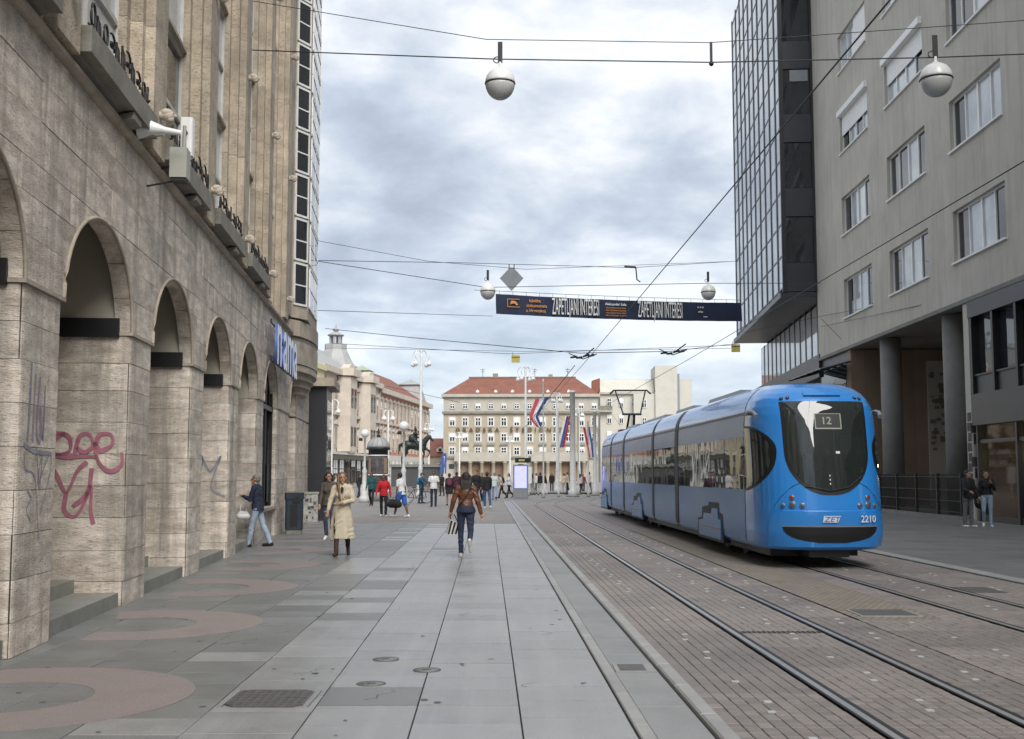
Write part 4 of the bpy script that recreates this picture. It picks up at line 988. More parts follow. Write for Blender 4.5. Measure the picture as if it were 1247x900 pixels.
def outline(z, tail=True):
    w, n0 = pw(z), pn(z); half = []
    for t in np.linspace(0, PI/2, NS):
        x = w*math.sin(t)**(2/TN); y = n0+TA*(1-math.cos(t)**(2/TN)); half.append((x, y))
    right = half; left = [(-x, y) for x, y in half[::-1][:-1]]
    f = left+right                                    # from left side to right side round the nose
    b = [(x, TL-y) for x, y in f[::-1]]
    return f, b
zf = sorted(set(list(PZ)+list(np.interp(np.linspace(0, 1, 34), np.linspace(0, 1, len(PZ)), PZ))))
shell = MB()
rings = []
for z in zf:
    f, b = outline(z); rings.append([(x, y, z) for x, y in f+b])
n = len(rings[0]); vs = [p for r_ in rings for p in r_]; fs = []
for i in range(len(rings)-1):
    for k in range(n): fs.append((i*n+k, i*n+(k+1) % n, (i+1)*n+(k+1) % n, (i+1)*n+k))
fs.append(tuple(range((len(rings)-1)*n, len(rings)*n))); fs.append(tuple(range(n))[::-1])
NF = len(outline(1.0)[0])
mi = []
for f in fs: mi.append(0)
shell.add(vs, fs, 0, True)
body = shell.build('body', M['tblue'], tr)
body.data.polygons[-1].use_smooth = False
def patch_side(sgn, y0f, y1f, z0, z1, off, mat, name, nz=14, ny=10, parent=tr, thick=0):
    """panel lying on the flank; y limits are functions of z"""
    m = MB(); vs = []
    for z in np.linspace(z0, z1, nz):
        a, b = y0f(z), y1f(z)
        for y in np.linspace(a, b, ny):
            e_ = .01; nx = 1.0; dz = (side_x(y, z+e_)-side_x(y, z-e_))/(2*e_); dy_ = (side_x(y+e_, z)-side_x(y-e_, z))/(2*e_)
            N_ = Vector((1, -dy_, -dz)).normalized()
            vs.append((sgn*(side_x(y, z)+N_.x*off), y+N_.y*off, z+N_.z*off))
    fs = [(i*ny+k, i*ny+k+1, (i+1)*ny+k+1, (i+1)*ny+k) if sgn > 0 else (i*ny+k, (i+1)*ny+k, (i+1)*ny+k+1, i*ny+k+1) for i in range(nz-1) for k in range(ny-1)]
    return m.add(vs, fs, 0, True).build(name, mat, parent)
def patch_front(xl, xr, z0, z1, off, mat, name, nz=14, nx=12, parent=tr, zs=None):
    vs = []; zs = zs if zs is not None else np.linspace(z0, z1, nz); nz = len(zs)
    for z in zs:
        a, b = xl(z), xr(z)
        for x in np.linspace(a, b, nx):
            e_ = .01; dx_ = (front_y(x+e_, z)-front_y(x-e_, z))/(2*e_); dz = (front_y(x, z+e_)-front_y(x, z-e_))/(2*e_)
            N_ = Vector((dx_, -1, dz)).normalized(); vs.append((x+N_.x*off, front_y(x, z)+N_.y*off, z+N_.z*off))
    fs = [(i*nx+k, i*nx+k+1, (i+1)*nx+k+1, (i+1)*nx+k) for i in range(nz-1) for k in range(nx-1)]
    return MB().add(vs, fs, 0, True).build(name, mat, parent)
JO = [(9.05, 9.55), (13.3, 13.65), (20.4, 20.8), (24.55, 24.9)]
SEG = [(2.0, 9.05), (9.55, 13.3), (13.65, 20.4), (20.8, 24.55), (24.9, TL-2.0)]
NOSEY = 1.62
for sgn in (-1, 1):
    for si, (a, b) in enumerate(SEG):
        fa = (lambda z, a=a: a if a > 2.1 else NOSEY); fb = (lambda z, b=b: b if b < TL-2.1 else TL-NOSEY)
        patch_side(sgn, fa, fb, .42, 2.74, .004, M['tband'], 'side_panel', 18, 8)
        wg = patch_side(sgn, (lambda z, a=a: a+.06 if a > 2.1 else NOSEY+.03), (lambda z, b=b: b-.06 if b < TL-2.1 else TL-NOSEY-.2), 1.36, 2.34, .010, M['tglass'], 'side_window', 6, 10)
        k = max(2, int((b-a)/1.35))
        for q in range(1, k):
            y = a+(b-a)*q/k; patch_side(sgn, lambda z, y=y: y-.018, lambda z, y=y: y+.018, 1.37, 2.33, .014, M['black'], 'pane_joint', 3, 2, wg)
        patch_side(sgn, fa, fb, 2.745, 2.80, .006, M['black'], 'roof_groove', 3, 4)
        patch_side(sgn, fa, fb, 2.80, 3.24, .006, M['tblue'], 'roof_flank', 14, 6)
        if si in (0, 2, 4):                                   # doors show as thin joints, bogie covers below
            yb = {0: 5.0, 2: 17.0, 4: 27.3}[si]
            cv = [(-1.05, .28), (1.15, .28), (1.15, .70), (.75, .72), (.45, .86), (-.15, .92), (-.8, .90), (-.85, .74), (-1.05, .70)]
            P = [(sgn*(1.165), yb+y, z) for y, z in cv]
            hb = MB().prism([(yb-1.35, .24), (yb+1.4, .24), (yb+1.4, .66), (yb+.95, .70), (yb+.9, .92), (yb+.2, .96), (yb+.1, 1.05), (yb-.95, 1.05), (yb-1.0, .86), (yb-1.35, .82)], sgn*1.0, sgn*1.158, 'x').build('bogie_recess', M['groove'], tr)
            co = MB().prism([(yb-1.2, .30), (yb+1.2, .30), (yb+1.2, .62), (yb+.7, .66), (yb+.62, .80), (yb-.2, .80), (yb-.3, .93), (yb-.85, .93), (yb-.92, .72), (yb-1.2, .70)], sgn*1.0, sgn*1.178, 'x').build('bogie_cover', M['tband'], tr)
            MB().box(min(sgn*1.176, sgn*1.186), max(sgn*1.176, sgn*1.186), yb-1.1, yb+1.1, .50, .53).build('cover_rib', M['tgrey'], co)
            for yy in (-.9, .9):
                MB().lathe([(.30, -.06), (.30, .06), (.26, .06), (.2, .09), (1e-4, .09)], n=20).build('wheel', M['rail'], tr).matrix_local = Matrix.Translation((sgn*.55, yb+yy, .30)) @ Matrix.Rotation(PI/2*sgn, 4, 'Y')
    for a, b in JO:
        patch_side(sgn, lambda z: a, lambda z: b, .34, 3.34, .012, M['bellows'], 'bellows', 26, 3)
        for q in (.2, .5, .8):
            y = a+(b-a)*q; patch_side(sgn, lambda z: y-.02, lambda z: y+.02, .36, 3.32, .024, M['mull'], 'bellows_fold', 20, 2)
    # cab side window, straight behind and rounded to the nose
    zc_, hh = 1.94, .60
    def fy(z): q = min(1, abs(z-zc_)/hh); return NOSEY-.02-(1.20*(max(0, 1-q**2.7))**.5)
    zz = list(zc_-hh*np.cos(np.linspace(0, PI, 22)))
    for off, mat, nm, sc3 in ((.006, M['black'], 'cab_window_seal', 1.0), (.012, M['tglass'], 'cab_window', .93)):
        vs = []; ny = 16
        for z in zz:
            z2 = zc_+(z-zc_)*sc3; y0 = NOSEY-.02-(NOSEY-.02-fy(z))*sc3
            for t in np.linspace(0, 1, ny):
                y = y0+(NOSEY-.02-y0)*t; y = max(y, pn(z2)+.05)
                e_ = .01; dy_ = (side_x(y+e_, z2)-side_x(y-e_, z2))/(2*e_); N_ = Vector((1, -dy_, 0)).normalized(); vs.append((sgn*(side_x(y, z2)+N_.x*off), y+N_.y*off, z2))
        fs = [(i*ny+k, i*ny+k+1, (i+1)*ny+k+1, (i+1)*ny+k) if sgn > 0 else (i*ny+k, (i+1)*ny+k, (i+1)*ny+k+1, i*ny+k+1) for i in range(len(zz)-1) for k in range(ny-1)]
        MB().add(vs, fs, 0, True).build(nm, mat, tr)
    patch_side(sgn, lambda z: NOSEY-.014, lambda z: NOSEY+.004, .42, 2.9, .008, M['mull'], 'panel_joint', 12, 2)
    patch_side(sgn, lambda z: pn(z)+.62, lambda z: NOSEY+.02, 2.73, 2.785, .010, M['mull'], 'rain_gutter', 3, 8)
# windscreen: flat top, round bottom
WT, WB, WR = 2.93, 1.33, .72
def whalf(z, g=0):
    c = WB+WR+.0
    w = .705-.015*(WT-z) if z >= c else (.705-.015*(WT-c))*math.sqrt(max(0, 1-((c-z)/(WR+g))**2))
    return max(.001, w+g) if z > WB-g+.001 else .001
zw = list(np.linspace(WT, WB+WR, 12))+[WB+WR-WR*math.sin(t) for t in np.linspace(.08, PI/2, 18)]
zwg = list(np.linspace(WT+.0, WB+WR, 12))+[WB+WR-(WR+.05)*math.sin(t) for t in np.linspace(.08, PI/2, 18)]
patch_front(lambda z: -whalf(z, .05), lambda z: whalf(z, .05), 0, 0, .006, M['black'], 'windscreen_seal', zs=zwg[::-1], nx=24)
ws = patch_front(lambda z: -whalf(z), lambda z: whalf(z), 0, 0, .013, M['tglass'], 'windscreen', zs=zw[::-1], nx=24)
def fbox(x0, x1, z0, z1, mat, name, off=.017, parent=tr): return patch_front(lambda z: x0, lambda z: x1, z0, z1, off, mat, name, 4, 4, parent)
db = fbox(-.20, .27, 2.43, 2.71, M['boxgrey'], 'destination_display', .018); fbox(-.18, .25, 2.455, 2.70, M['black'], 'display_face', .021, db)
t_ = text('display_digits', '12', .19, M['boxgrey'], db, (.0, front_y(0, 2.58)-.035, 2.575), (PI/2-.2, 0, 0), .003)
fbox(.13, .20, 2.00, 2.04, M['wht'], 'screen_badge'); fbox(-.012, .004, 1.53, 1.56, M['wht'], 'screen_dot'); fbox(-.012, .004, 1.60, 1.63, M['wht'], 'screen_dot'); fbox(-.012, .004, 1.46, 1.49, M['wht'], 'screen_dot')
wp = MB(); wp.tube([(0, front_y(0, 1.36)-.03, 1.36), (.32, front_y(.32, 1.42)-.035, 1.42), (.56, front_y(.56, 1.62)-.035, 1.60)], .010, 5); wp.tube([(-.02, front_y(0, 1.36)-.03, 1.36), (-.45, front_y(-.45, 1.44)-.035, 1.44)], .010, 5); wp.build('wiper', M['black'], tr)
# bumper shield, grille, lamps, slot
bz = list(np.linspace(.40, .99, 12))
def bh(z): return .985*min(1, (1-max(0, (z-.62)/.50)**3.2*.22))
bp_ = patch_front(lambda z: -bh(z), lambda z: bh(z), 0, 0, .035, M['tblue'], 'bumper_shield', zs=bz, nx=30)
rim = MB(); 
rim.tube([(x, front_y(x, 1.0)-.018, 1.0+.0*x) for x in np.linspace(-.80, .80, 20)], .020, 6); rim.build('bumper_lip', M['tblue'], bp_)
jn = MB()
for sgn in (-1, 1):
    jn.tube([(sgn*bh(z)*1.012, front_y(min(bh(z)*1.012, 1.1), z)-.012, z) for z in np.linspace(.41, .99, 9)], .008, 5)
    jn.tube([(sgn*x, front_y(x, z)-.004, z) for x, z in ((.5, 1.5), (.66, 1.42), (.82, 1.26), (.93, 1.08))], .006, 5)
jn.build('panel_gap', M['mull'], tr)
zg = list(np.linspace(.47, .735, 9))
patch_front(lambda z: -.80*math.sqrt(max(0.02, 1-((.735-z)/.275)**2.4)), lambda z: .80*math.sqrt(max(0.02, 1-((.735-z)/.275)**2.4)), 0, 0, .042, M['mull'], 'grille', zs=zg, nx=20)
patch_front(lambda z: -.80, lambda z: .80, .737, .757, .045, M['tgrey'], 'grille_trim', 3, 20)
fbox(-.33, .33, 3.02, 3.09, M['mull'], 'roof_slot', .012); fbox(-.325, .325, 3.04, 3.095, M['tblue'], 'slot_blade', .016)
M['tail'] = MAT('red lamp lens', (.35, .02, .02), .2, .1); M['lens'] = MAT('lamp lens', (.10, .11, .13), .1, .1); M['ring'] = MAT('lamp ring', (.30, .33, .38), .3, .1, metal=.7)
def lamp(name, x, z, r, mat):
    y = front_y(x, z); e_ = .02
    dx_ = (front_y(x+e_, z)-front_y(x-e_, z))/(2*e_); dz = (front_y(x, z+e_)-front_y(x, z-e_))/(2*e_); N_ = Vector((dx_, -1, dz)).normalized()
    o = MB().lathe([(r, 0), (r, .02), (r*.8, .022)], n=16).build(name, M['ring'] if r > .04 else M['mull'], tr); o.matrix_local = Matrix.Translation(Vector((x, y, z))) @ N_.to_track_quat('Z', 'Y').to_matrix().to_4x4()
    q = MB().lathe([(r*.8, .018), (r*.6, .028), (1e-4, .032)], n=14).build('lens', mat, o)
for sgn in (-1, 1):
    lamp('headlight', sgn*.66, 1.115, .062, M['lens']); lamp('headlight', sgn*.50, 1.10, .048, M['lens']); lamp('headlight', sgn*.80, 1.10, .042, M['lens']); lamp('tail_light', sgn*.66, 1.24, .045, M['tail'])
    lamp('marker_light', sgn*.60, 3.0, .034, M['tail'] if sgn < 0 else M['lens']); lamp('marker_light', sgn*.70, 2.99, .034, M['lens'])
text('fleet_number', '2210', .165, M['wht'], tr, (.64, front_y(.64, .865)-.056, .865), (PI/2, 0, math.atan((front_y(.70, .865)-front_y(.58, .865))/.12)), .003)
M['tetb'] = MAT('white logo plate', (.7, .72, .74), .4, .05)
lg = MB().prism([(-.15, -.055), (.11, -.055), (.17, .06), (-.13, .06)], -.004, .0, 'y').build('logo_plate', M['tetb'], tr); lg.location = (-.03, front_y(0, .865)-.047, .865)
text('logo_lettering', 'ZET', .125, M['tblue'], tr, (-.025, front_y(0, .865)-.0545, .862), (PI/2, 0, 0), .002, xscale=1.25, shear=.25)
# roof boxes, pantograph, underframe, coupler
for a, b in ((4.4, 7.8), (10.0, 12.6), (14.6, 19.2), (21.2, 24.0)): MB().prism([(-.62, 3.33), (-.58, 3.43), (.58, 3.43), (.62, 3.33)], a, b, 'y').build('roof_box', M['tgrey'], tr)
MB().box(-.80, .80, 1.2, TL-1.2, .16, .34).build('underframe', M['black'], tr); MB().box(-.35, .35, .25, 1.0, .20, .33).build('coupler_cover', M['black'], tr)
pt = empty('pantograph', (0, 27.5, 3.34), parent=tr)
MB().box(-.5, .5, -.5, .5, .0, .12).build('base_frame', M['mull'], pt)
m = MB(); m.tube([(-.15, .3, .1), (-.1, -.25, .75)], .045, 6); m.tube([(.15, .3, .1), (.1, -.25, .75)], .045, 6); m.build('lower_arm', M['mull'], pt)
m = MB(); m.tube([(-.35, -.25, .75), (-.62, .2, 1.72)], .032, 6); m.tube([(.35, -.25, .75), (.62, .2, 1.72)], .032, 6); m.tube([(-.4, -.25, .75), (.4, -.25, .75)], .05, 6); m.build('upper_arm', M['mull'], pt)
m = MB(); m.tube([(-.85, .2, 1.62), (-.70, .2, 1.76), (.70, .2, 1.76), (.85, .2, 1.62)], .04, 6); m.tube([(-.82, .05, 1.62), (-.68, .05, 1.75), (.68, .05, 1.75), (.82, .05, 1.62)], .03, 6); m.build('contact_bow', M['mull'], pt)
for sgn in (-1, 1): MB().tube([(sgn*1.12, 1.5, 2.76), (sgn*1.17, 1.1, 2.79), (sgn*1.15, .85, 2.76), (sgn*1.12, .72, 2.68)], [.02, .035, .035, .045], 8).build('mirror_camera', M['tgrey'], tr)

# ================================================================== OVERHEAD: wires, lamps, banner
def wire(pts, r, label, sag=.0, name='span_wire', cat='wire', n=14):
    m = MB(); P = []
    for a, b in zip(pts, pts[1:]):
        a, b = Vector(a), Vector(b)
        for t in np.linspace(0, 1, n)[:(-1 if b != Vector(pts[-1]) else None)]:
            p = a.lerp(b, t); p.z -= sag*4*t*(1-t); P.append(p)
    m.tube(P, r, 5, caps=False); return tag(m.build(name, M['wire']), label, cat, group='overhead wires')
contact1 = [(sx(3.07, 2), 2, 5.28), (sx(3.07, 36), 36, 5.15), (sx(3.07, 62), 62, 5.2), (4.5, 85, 5.2)]
contact2 = [(sx(6.18, 2), 2, 5.28), (sx(6.18, 36), 36, 5.15), (sx(6.18, 60), 60, 5.2), (8, 85, 5.2)]
wire(contact1, .0085, 'contact wire running over the empty near track', name='contact_wire'); wire(contact2, .0085, 'contact wire running over the track with the tram', name='contact_wire')
AD = at_depth
def span(y, pts, r, label, sag=0): return wire([AD(a, b, yy) for a, b, yy in pts], r, label, sag)
span(0, [(306, 1, 26), (592, 48, 23), (864, 52, 23), (1290, 22, 22)], .009, 'thin upper span wire of the two nearest hanging lamps')
span(0, [(306, 61, 26), (600, 72, 23), (864, 76, 23), (1140, 70, 22), (1300, 64, 22)], .014, 'thick cable carrying the two nearest hanging lamps')
span(0, [(1000, 322, 60), (1086, -6, 30)], .010, 'slanting wire up the front of the grey apartment house') if False else None
span(0, [(306, 316, 35), (560, 320, 47), (770, 326, 50), (897, 318, 64)], .012, 'upper span wire above the kite shaped sign')
span(0, [(386, 293, 44), (520, 318, 47), (640, 328, 50), (900, 318, 64)], .010, 'thin sagging span wire below the upper span by the department store')
span(0, [(386, 318, 44), (592, 350, 47), (862, 345, 49), (1000, 345, 60)], .014, 'cable carrying the two middle hanging lamps')
span(0, [(386, 378, 44), (600, 385, 61)], .012, 'wire from the department store to the left end of the banner')
span(0, [(396, 400, 48), (500, 411, 40), (705, 430, 36), (815, 428, 36), (900, 418, 60)], .012, 'span wire with the insulators over both tracks')
span(0, [(404, 418, 70), (620, 431, 65), (900, 420, 64)], .014, 'upper of the two far span wires below the banner')
span(0, [(420, 424, 72), (640, 428, 67), (900, 424, 64)], .012, 'lower of the two far span wires below the banner')
span(0, [(470, 470, 110), (560, 490, 100)], .02, 'short distant wire left of the bank roof')
span(0, [(906, 405, 63), (1000, 385, 61), (1250, 340, 37)], .012, 'wire along the foot of the grey apartment house front')
span(0, [(1000, 398, 61), (1120, 372, 46), (1250, 300, 38)], .012, 'higher wire slanting along the grey apartment house front')
span(0, [(700, 445, 36), (640, 520, 44)], .012, 'feeder wire dropping from the near insulators towards the square')
span(0, [(1036, 425, 57), (1000, 388, 60)], .012, 'short stay wire above the glass canopy')
def hanging_lamp(x, y, z, d, label, cable_z):
    t = empty('hanging_lamp', (x, y, z), 0, label, 'street lamp', 'lamps hanging over the street'); r = d/2
    MB().lathe([(r*math.sin(a), -r*1.12*math.cos(a)) for a in np.linspace(.001, PI/2, 10)], n=24).build('lower_bowl', M['globed'], t)
    MB().lathe([(r*1.0*math.cos(a)**.85+.02*r, r*1.05*math.sin(a)) for a in np.linspace(0, 1.28, 9)]+[(.10*r, r*1.18), (.09*r, r*1.5), (1e-4, r*1.5)], n=24).build('upper_shell', M['globe'], t)
    MB().lathe([(r*1.03, -.02*d), (r*1.05, 0), (r*1.03, .02*d)], n=24).build('seam_ring', M['mull'], t)
    MB().box(-.10*r*1.6, .10*r*1.6, -.05*r, .05*r, r*1.45, r*2.9).build('hanger', M['iron'], t)
    MB().tube([(-.16*r-.3*r*math.sin(a), 0, r*1.65+.22*r*math.cos(a)) for a in np.linspace(0, PI, 8)], .012, 5).build('cable_loop', M['wire'], t)
    return t
for px_, py_, yy, d, lb_ in ((609, 102, 23, .61, 'big two tone globe lamp hanging from a wire, nearest and left, high in the sky'), (1140, 97, 22, .62, 'big two tone globe lamp hanging in front of the grey apartment house'),
                             (594, 355, 47, .62, 'small looking globe lamp hanging left of the banner'), (862.5, 356, 49, .62, 'small looking globe lamp hanging above the right part of the banner')):
    hanging_lamp(*AD(px_, py_, yy), d, lb_, 0)
hg = empty('wire_hanger', AD(866, 64, 23), 0, 'dark spacer bar between the two upper wires before the glass tower', 'wire spacer'); MB().box(-.025, .025, -.02, .02, -.22, .22).build('bar', M['iron'], hg); MB().ball((0, 0, -.24), .05, 8).build('clamp', M['iron'], hg)
kt = empty('kite_sign', AD(623, 339, 50), 0, 'grey back of a square sign hung on its point from the wires', 'sign')
MB().prism([(0, -.56), (.52, 0), (.08, .48), (-.08, .48), (-.52, 0)], -.02, .02, 'y').build('plate', M['tgrey'], kt); MB().box(-.13, -.09, -.03, .03, .42, .62).build('clip', M['iron'], kt); MB().box(.09, .13, -.03, .03, .42, .62).build('clip', M['iron'], kt)
for px_, py_, yy, lb_ in ((628, 437, 60, 'small square yellow sign hanging from a far wire above the bank'), (896, 424, 58, 'small square yellow sign hanging beside the glass tower')):
    t = empty('hanging_sign', AD(px_, py_, yy), 0, lb_, 'sign'); MB().box(-.22, .22, -.02, .02, -.2, .2).build('plate', M['olive'], t); MB().box(-.22, .22, -.025, .025, .06, .10).build('stripe', M['iron'], t); MB().tube([(-.15, 0, .2), (-.15, 0, .36)], .012, 4).build('hook', M['iron'], t)
for k, (px_, py_, yy, lb_) in enumerate(((710, 435, 36, 'cluster of insulators and clamps on the near contact wire'), (820, 430, 36, 'cluster of insulators and clamps on the contact wire above the tram'))):
    t = empty('wire_insulator', AD(px_, py_, yy), 0, lb_, 'insulator', 'insulators over the tracks')
    for q in (-.30, -.12, .1, .26): MB().tube([(q-.09, .0, .03*math.sin(q*9)), (q+.09, .1, .05+.05*math.sin(q*9))], [.03, .045], 6).build('insulator', M['iron'], t)
    MB().tube([(-.45, 0, .12), (0, .1, -.05), (.45, .2, .12)], .016, 5).build('yoke', M['iron'], t); MB().tube([(0, 0, .0), (.3, -.6, .22)], .02, 5).build('steady_arm', M['iron'], t)
t = empty('wire_pulley', AD(770, 327, 50), 0, 'dark tensioning bracket on the upper span wire right of the kite shaped sign', 'bracket'); MB().tube([(-.35, 0, .08), (.15, 0, .06)], .05, 6).build('arm', M['iron'], t); MB().tube([(.15, 0, .06), (.2, 0, -.5), (.35, 0, -.6)], .03, 5).build('drop_rod', M['iron'], t)
# banner
B0, B1 = Vector(AD(604, 370, 61)), Vector(AD(903, 380, 66)); BLn = (B1-B0).length
ba = empty('street_banner', B0, 0, 'long navy banner with tall white lettering stretched across the street', 'banner')
ba.rotation_euler = (0, -math.asin((B1.z-B0.z)/BLn), math.atan2(B1.y-B0.y, B1.x-B0.x))
hb_ = .54; m = MB(); vs = []
for i in range(41):
    for j in range(5):
        x = BLn*i/40; z = -hb_+2*hb_*j/4; vs.append((x, .03*math.sin(i*.9+j*.6)+.02*math.sin(i*2.3), z-.10*4*(x/BLn)*(1-x/BLn)))
m.add(vs, [(i*5+j, (i+1)*5+j, (i+1)*5+j+1, i*5+j+1) for i in range(40) for j in range(4)], 0, True); m.build('cloth', M['banner'], ba)
def btext(body, x, z, size, mat, **k):
    zz_ = z-.10*4*(x/BLn)*(1-x/BLn); return text('lettering', body, size, M[mat], ba, (x, -.075, zz_), (PI/2, 0, 0), .004, **k)
for x in (4.6, 9.75): 
    o = btext('ZAPETLJANI INTERESI', x, .0, 1.3, 'wht', bold=0, xscale=.225, space=1.0)
M['wsm'] = M['wht']
btext('Izložba', 2.2, .27, .24, 'orange'); btext('dokumenata', 2.3, .0, .24, 'orange'); btext('u Hrvatskoj', 2.25, -.27, .24, 'orange')
btext('Aleksandar Saša', 7.0, .28, .20, 'wht'); 
for q in range(4): btext('tekst i dokumenti iz arhiva', 7.0, .08-.14*q, .115, 'orange')
btext('o o o', 12.3, .25, .18, 'wht'); btext('arhiv', 12.3, -.02, .16, 'wht'); btext('www', 12.6, -.3, .12, 'wht')
fm = MB()
for a, b, c, d in ((.62, 1.32, .26, .29), (.62, 1.32, -.16, -.13), (.62, .65, -.13, .26)): fm.box(a, b, -.07, -.062, c, d)
fm.build('emblem_frame', M['orange'], ba)
MB().prism([(.78, -.02), (.86, .2), (1.1, .16), (1.24, -.02), (1.14, -.06), (1.05, .04), (.9, .04)], -.072, -.06, 'y').build('emblem', M['orange'], ba)
for i in range(20):
    x = .2+i*(BLn-.4)/19; MB().tube([(x, 0, hb_-.10*4*(x/BLn)*(1-x/BLn)), (x, 0, hb_+.16-.06*4*(x/BLn)*(1-x/BLn))], .010, 4).build('tie', M['wire'], ba)
MB().tube([(-1.2, 0, hb_+.16)]+[(BLn*t, 0, hb_+.16-.06*4*t*(1-t)) for t in np.linspace(0, 1, 16)], .014, 5).build('top_rope', M['wire'], ba)

# ================================================================== SQUARE: lamp posts, poles, flags, kiosk, statue
def candelabra(px_, topy, Y, label, arms=4, globe=.17, cls='tall'):
    x, _, z = AD(px_, topy, Y)
    t = empty('street_lamp', (x, Y, 0), rng.uniform(0, 1), label, 'street lamp', 'white candelabra lamps on the square')
    MB().lathe([(.30, 0), (.30, .35), (.20, .5), (.24, .9), (.16, 1.15), (.13, 1.9), (.16, 2.0), (.10, 2.15), (.075, z-.1), (.0001, z)], n=12).build('post', M['polew'], t)
    s_ = 1.0 if cls == 'tall' else .75
    for k in range(arms):
        a = 2*PI*k/arms+.4; c, s2 = math.cos(a), math.sin(a); R_ = .48*s_
        pts = [(0, z-.75*s_)]+[(R_*.62+.38*s_*math.cos(b), z-.42*s_+.38*s_*math.sin(b)) for b in np.linspace(PI*1.15, -.25*PI, 12)]
        ar = MB().tube([(r_*c, r_*s2, zz_) for r_, zz_ in pts], .028, 5).build('scroll_arm', M['wht'], t)
        gx = R_*.62+.38*s_*.9; ar2 = MB(); ar2.ball((gx*c, gx*s2, z-.98*s_), globe, 14, 0); ar2.lathe([(globe*.5, globe*.8), (globe*.3, globe*1.3), (1e-4, globe*1.5)], (gx*c, gx*s2, z-.98*s_), 10, 0)
        ar2.build('globe', M['globe'], ar)
    return t
for px_, ty, Y, lb_ in ((513, 426, 77, 'tallest white lamp post with four globes, left of the bank'), (640, 446, 86, 'tall white lamp post with globes in front of the bank roof'),
                        (678, 478, 100, 'white lamp post with globes between the hanging flags'), (705, 497, 115, 'white lamp post with globes right of the thick pole'),
                        (404.5, 486, 88, 'white lamp post with globes close to the dark shop portal'), (473, 499, 92, 'white lamp post with globes in front of the pink house'),
                        (522.5, 515, 125, 'small white lamp post with globes just right of the rider statue'), (559.5, 526, 150, 'small white lamp post in front of the left porch of the bank'), (621, 531, 150, 'small white lamp post in front of the middle of the bank')):
    candelabra(px_, ty, Y, lb_, 4 if Y > 76 else 5, cls='tall' if Y < 90 else 'small')
def globe_lamp(px_, py_, Y, r, label):
    x, _, z = AD(px_, py_, Y); t = empty('globe_lamp', (x, Y, 0), 0, label, 'street lamp', 'single globe lamps by the kiosk')
    MB().lathe([(.30, 0), (.30, .3), (.19, .45), (.23, .85), (.13, 1.1), (.12, 1.7), (.15, 1.8), (.07, 2.0), (.055, z-r*1.1), (.12, z-r*1.02), (.13, z-r*.9)], n=12).build('post', M['polew'], t)
    MB().ball((0, 0, z), r, 18).build('globe', M['globe'], t); MB().tube([(-.1, -.3, z-.35), (-.3, -.3, z-.33)], .09, 8).build('camera', M['black'], t)
globe_lamp(492, 519, 60, .26, 'large single globe lamp right of the advertising column'); globe_lamp(444.5, 528, 66, .24, 'single globe lamp left of the advertising column')
def pole(px_, topy, Y, r, label, group=None, kind='pole'):
    x, _, z = AD(px_, topy, Y); t = empty('flag_pole' if kind == 'pole' else 'mast', (x, Y, 0), 0, label, 'flagpole' if kind == 'pole' else 'mast', group)
    MB().lathe([(r*1.5, 0), (r*1.5, .4), (r, .55), (r*.85, z-.15), (r*1.2, z-.12), (r*.9, z), (1e-4, z+.05)], n=12).build('shaft', M['polew'], t); MB().lathe([(r*2.2, 0), (r*2.2, .12)], n=12).build('foot', M['gutter'], t)
    return x, z
pole(661.5, 462, 80, .06, 'thin white flagpole carrying the highest flag'); pole(680, 500, 83, .055, 'thin white flagpole carrying the middle flag'); pole(716, 512, 84, .06, 'white flagpole carrying the right hand flag')
pole(697, 476, 84, .22, 'thick white mast right of the flags', kind='mast'); pole(724, 500, 88, .16, 'white mast beside the tail of the tram', kind='mast'); pole(704, 502, 92, .07, 'thin white mast just right of the thick mast', kind='mast'); pole(541, 556, 120, .07, 'flagpole with a blue flag at the left corner of the bank'); pole(728, 520, 92, .06, 'thin white mast half hidden by the tail of the tram', kind='mast')
pole(388, 520, 60, .06, 'thin white mast nearest the dark shop portal', kind='mast')
def flag(pts, w, Y, cols, label):
    """limp flag: a ribbon of three stripes hanging along a line of pixels"""
    C_ = [Vector(AD(a, b, Y)) for a, b in pts]; vs = []; N_ = len(C_)
    for i, p in enumerate(C_):
        for j in range(10):
            t = j/9; vs.append((p.x+(t-.5)*w[i], p.y+.12*math.sin(j*1.5+i*.8), p.z+.10*(t-.5)*w[i]))
    m = MB(); fs = [(i*10+j, i*10+j+1, (i+1)*10+j+1, (i+1)*10+j) for i in range(N_-1) for j in range(9)]
    m.v = vs; m.f = fs; m.m = [min(2, (k % 9)//3) for k in range(len(fs))]; m.sm = [True]*len(fs)
    return tag(m.build('flag', [M[c] for c in cols]), label, 'flag', 'flags on the square')
flag([(660, 485), (657, 492), (653, 500), (650, 508), (653, 514), (657, 520)], [.9, .85, .75, .6, .5, .35], 80, ('fred', 'fwhite', 'fblue'), 'red white and blue flag blown sideways, highest on its pole')
flag([(691, 507), (689, 517), (687, 527), (685, 536), (683, 545)], [.4, .45, .5, .5, .5], 83, ('fwhite', 'fblue', 'fred'), 'limp flag with a red lower end on the middle pole')
flag([(714, 520), (716, 530), (718, 540), (719, 548), (720, 557)], [.5, .5, .48, .42, .35], 84, ('fred', 'fwhite', 'fblue'), 'red and white flag hanging nearest the tram')
flag([(541, 552), (540.5, 558), (539.5, 566), (539, 577)], [.45, .6, .7, .75], 120, ('fblue', 'fblue', 'fblue'), 'plain blue flag hanging at the left corner of the bank')
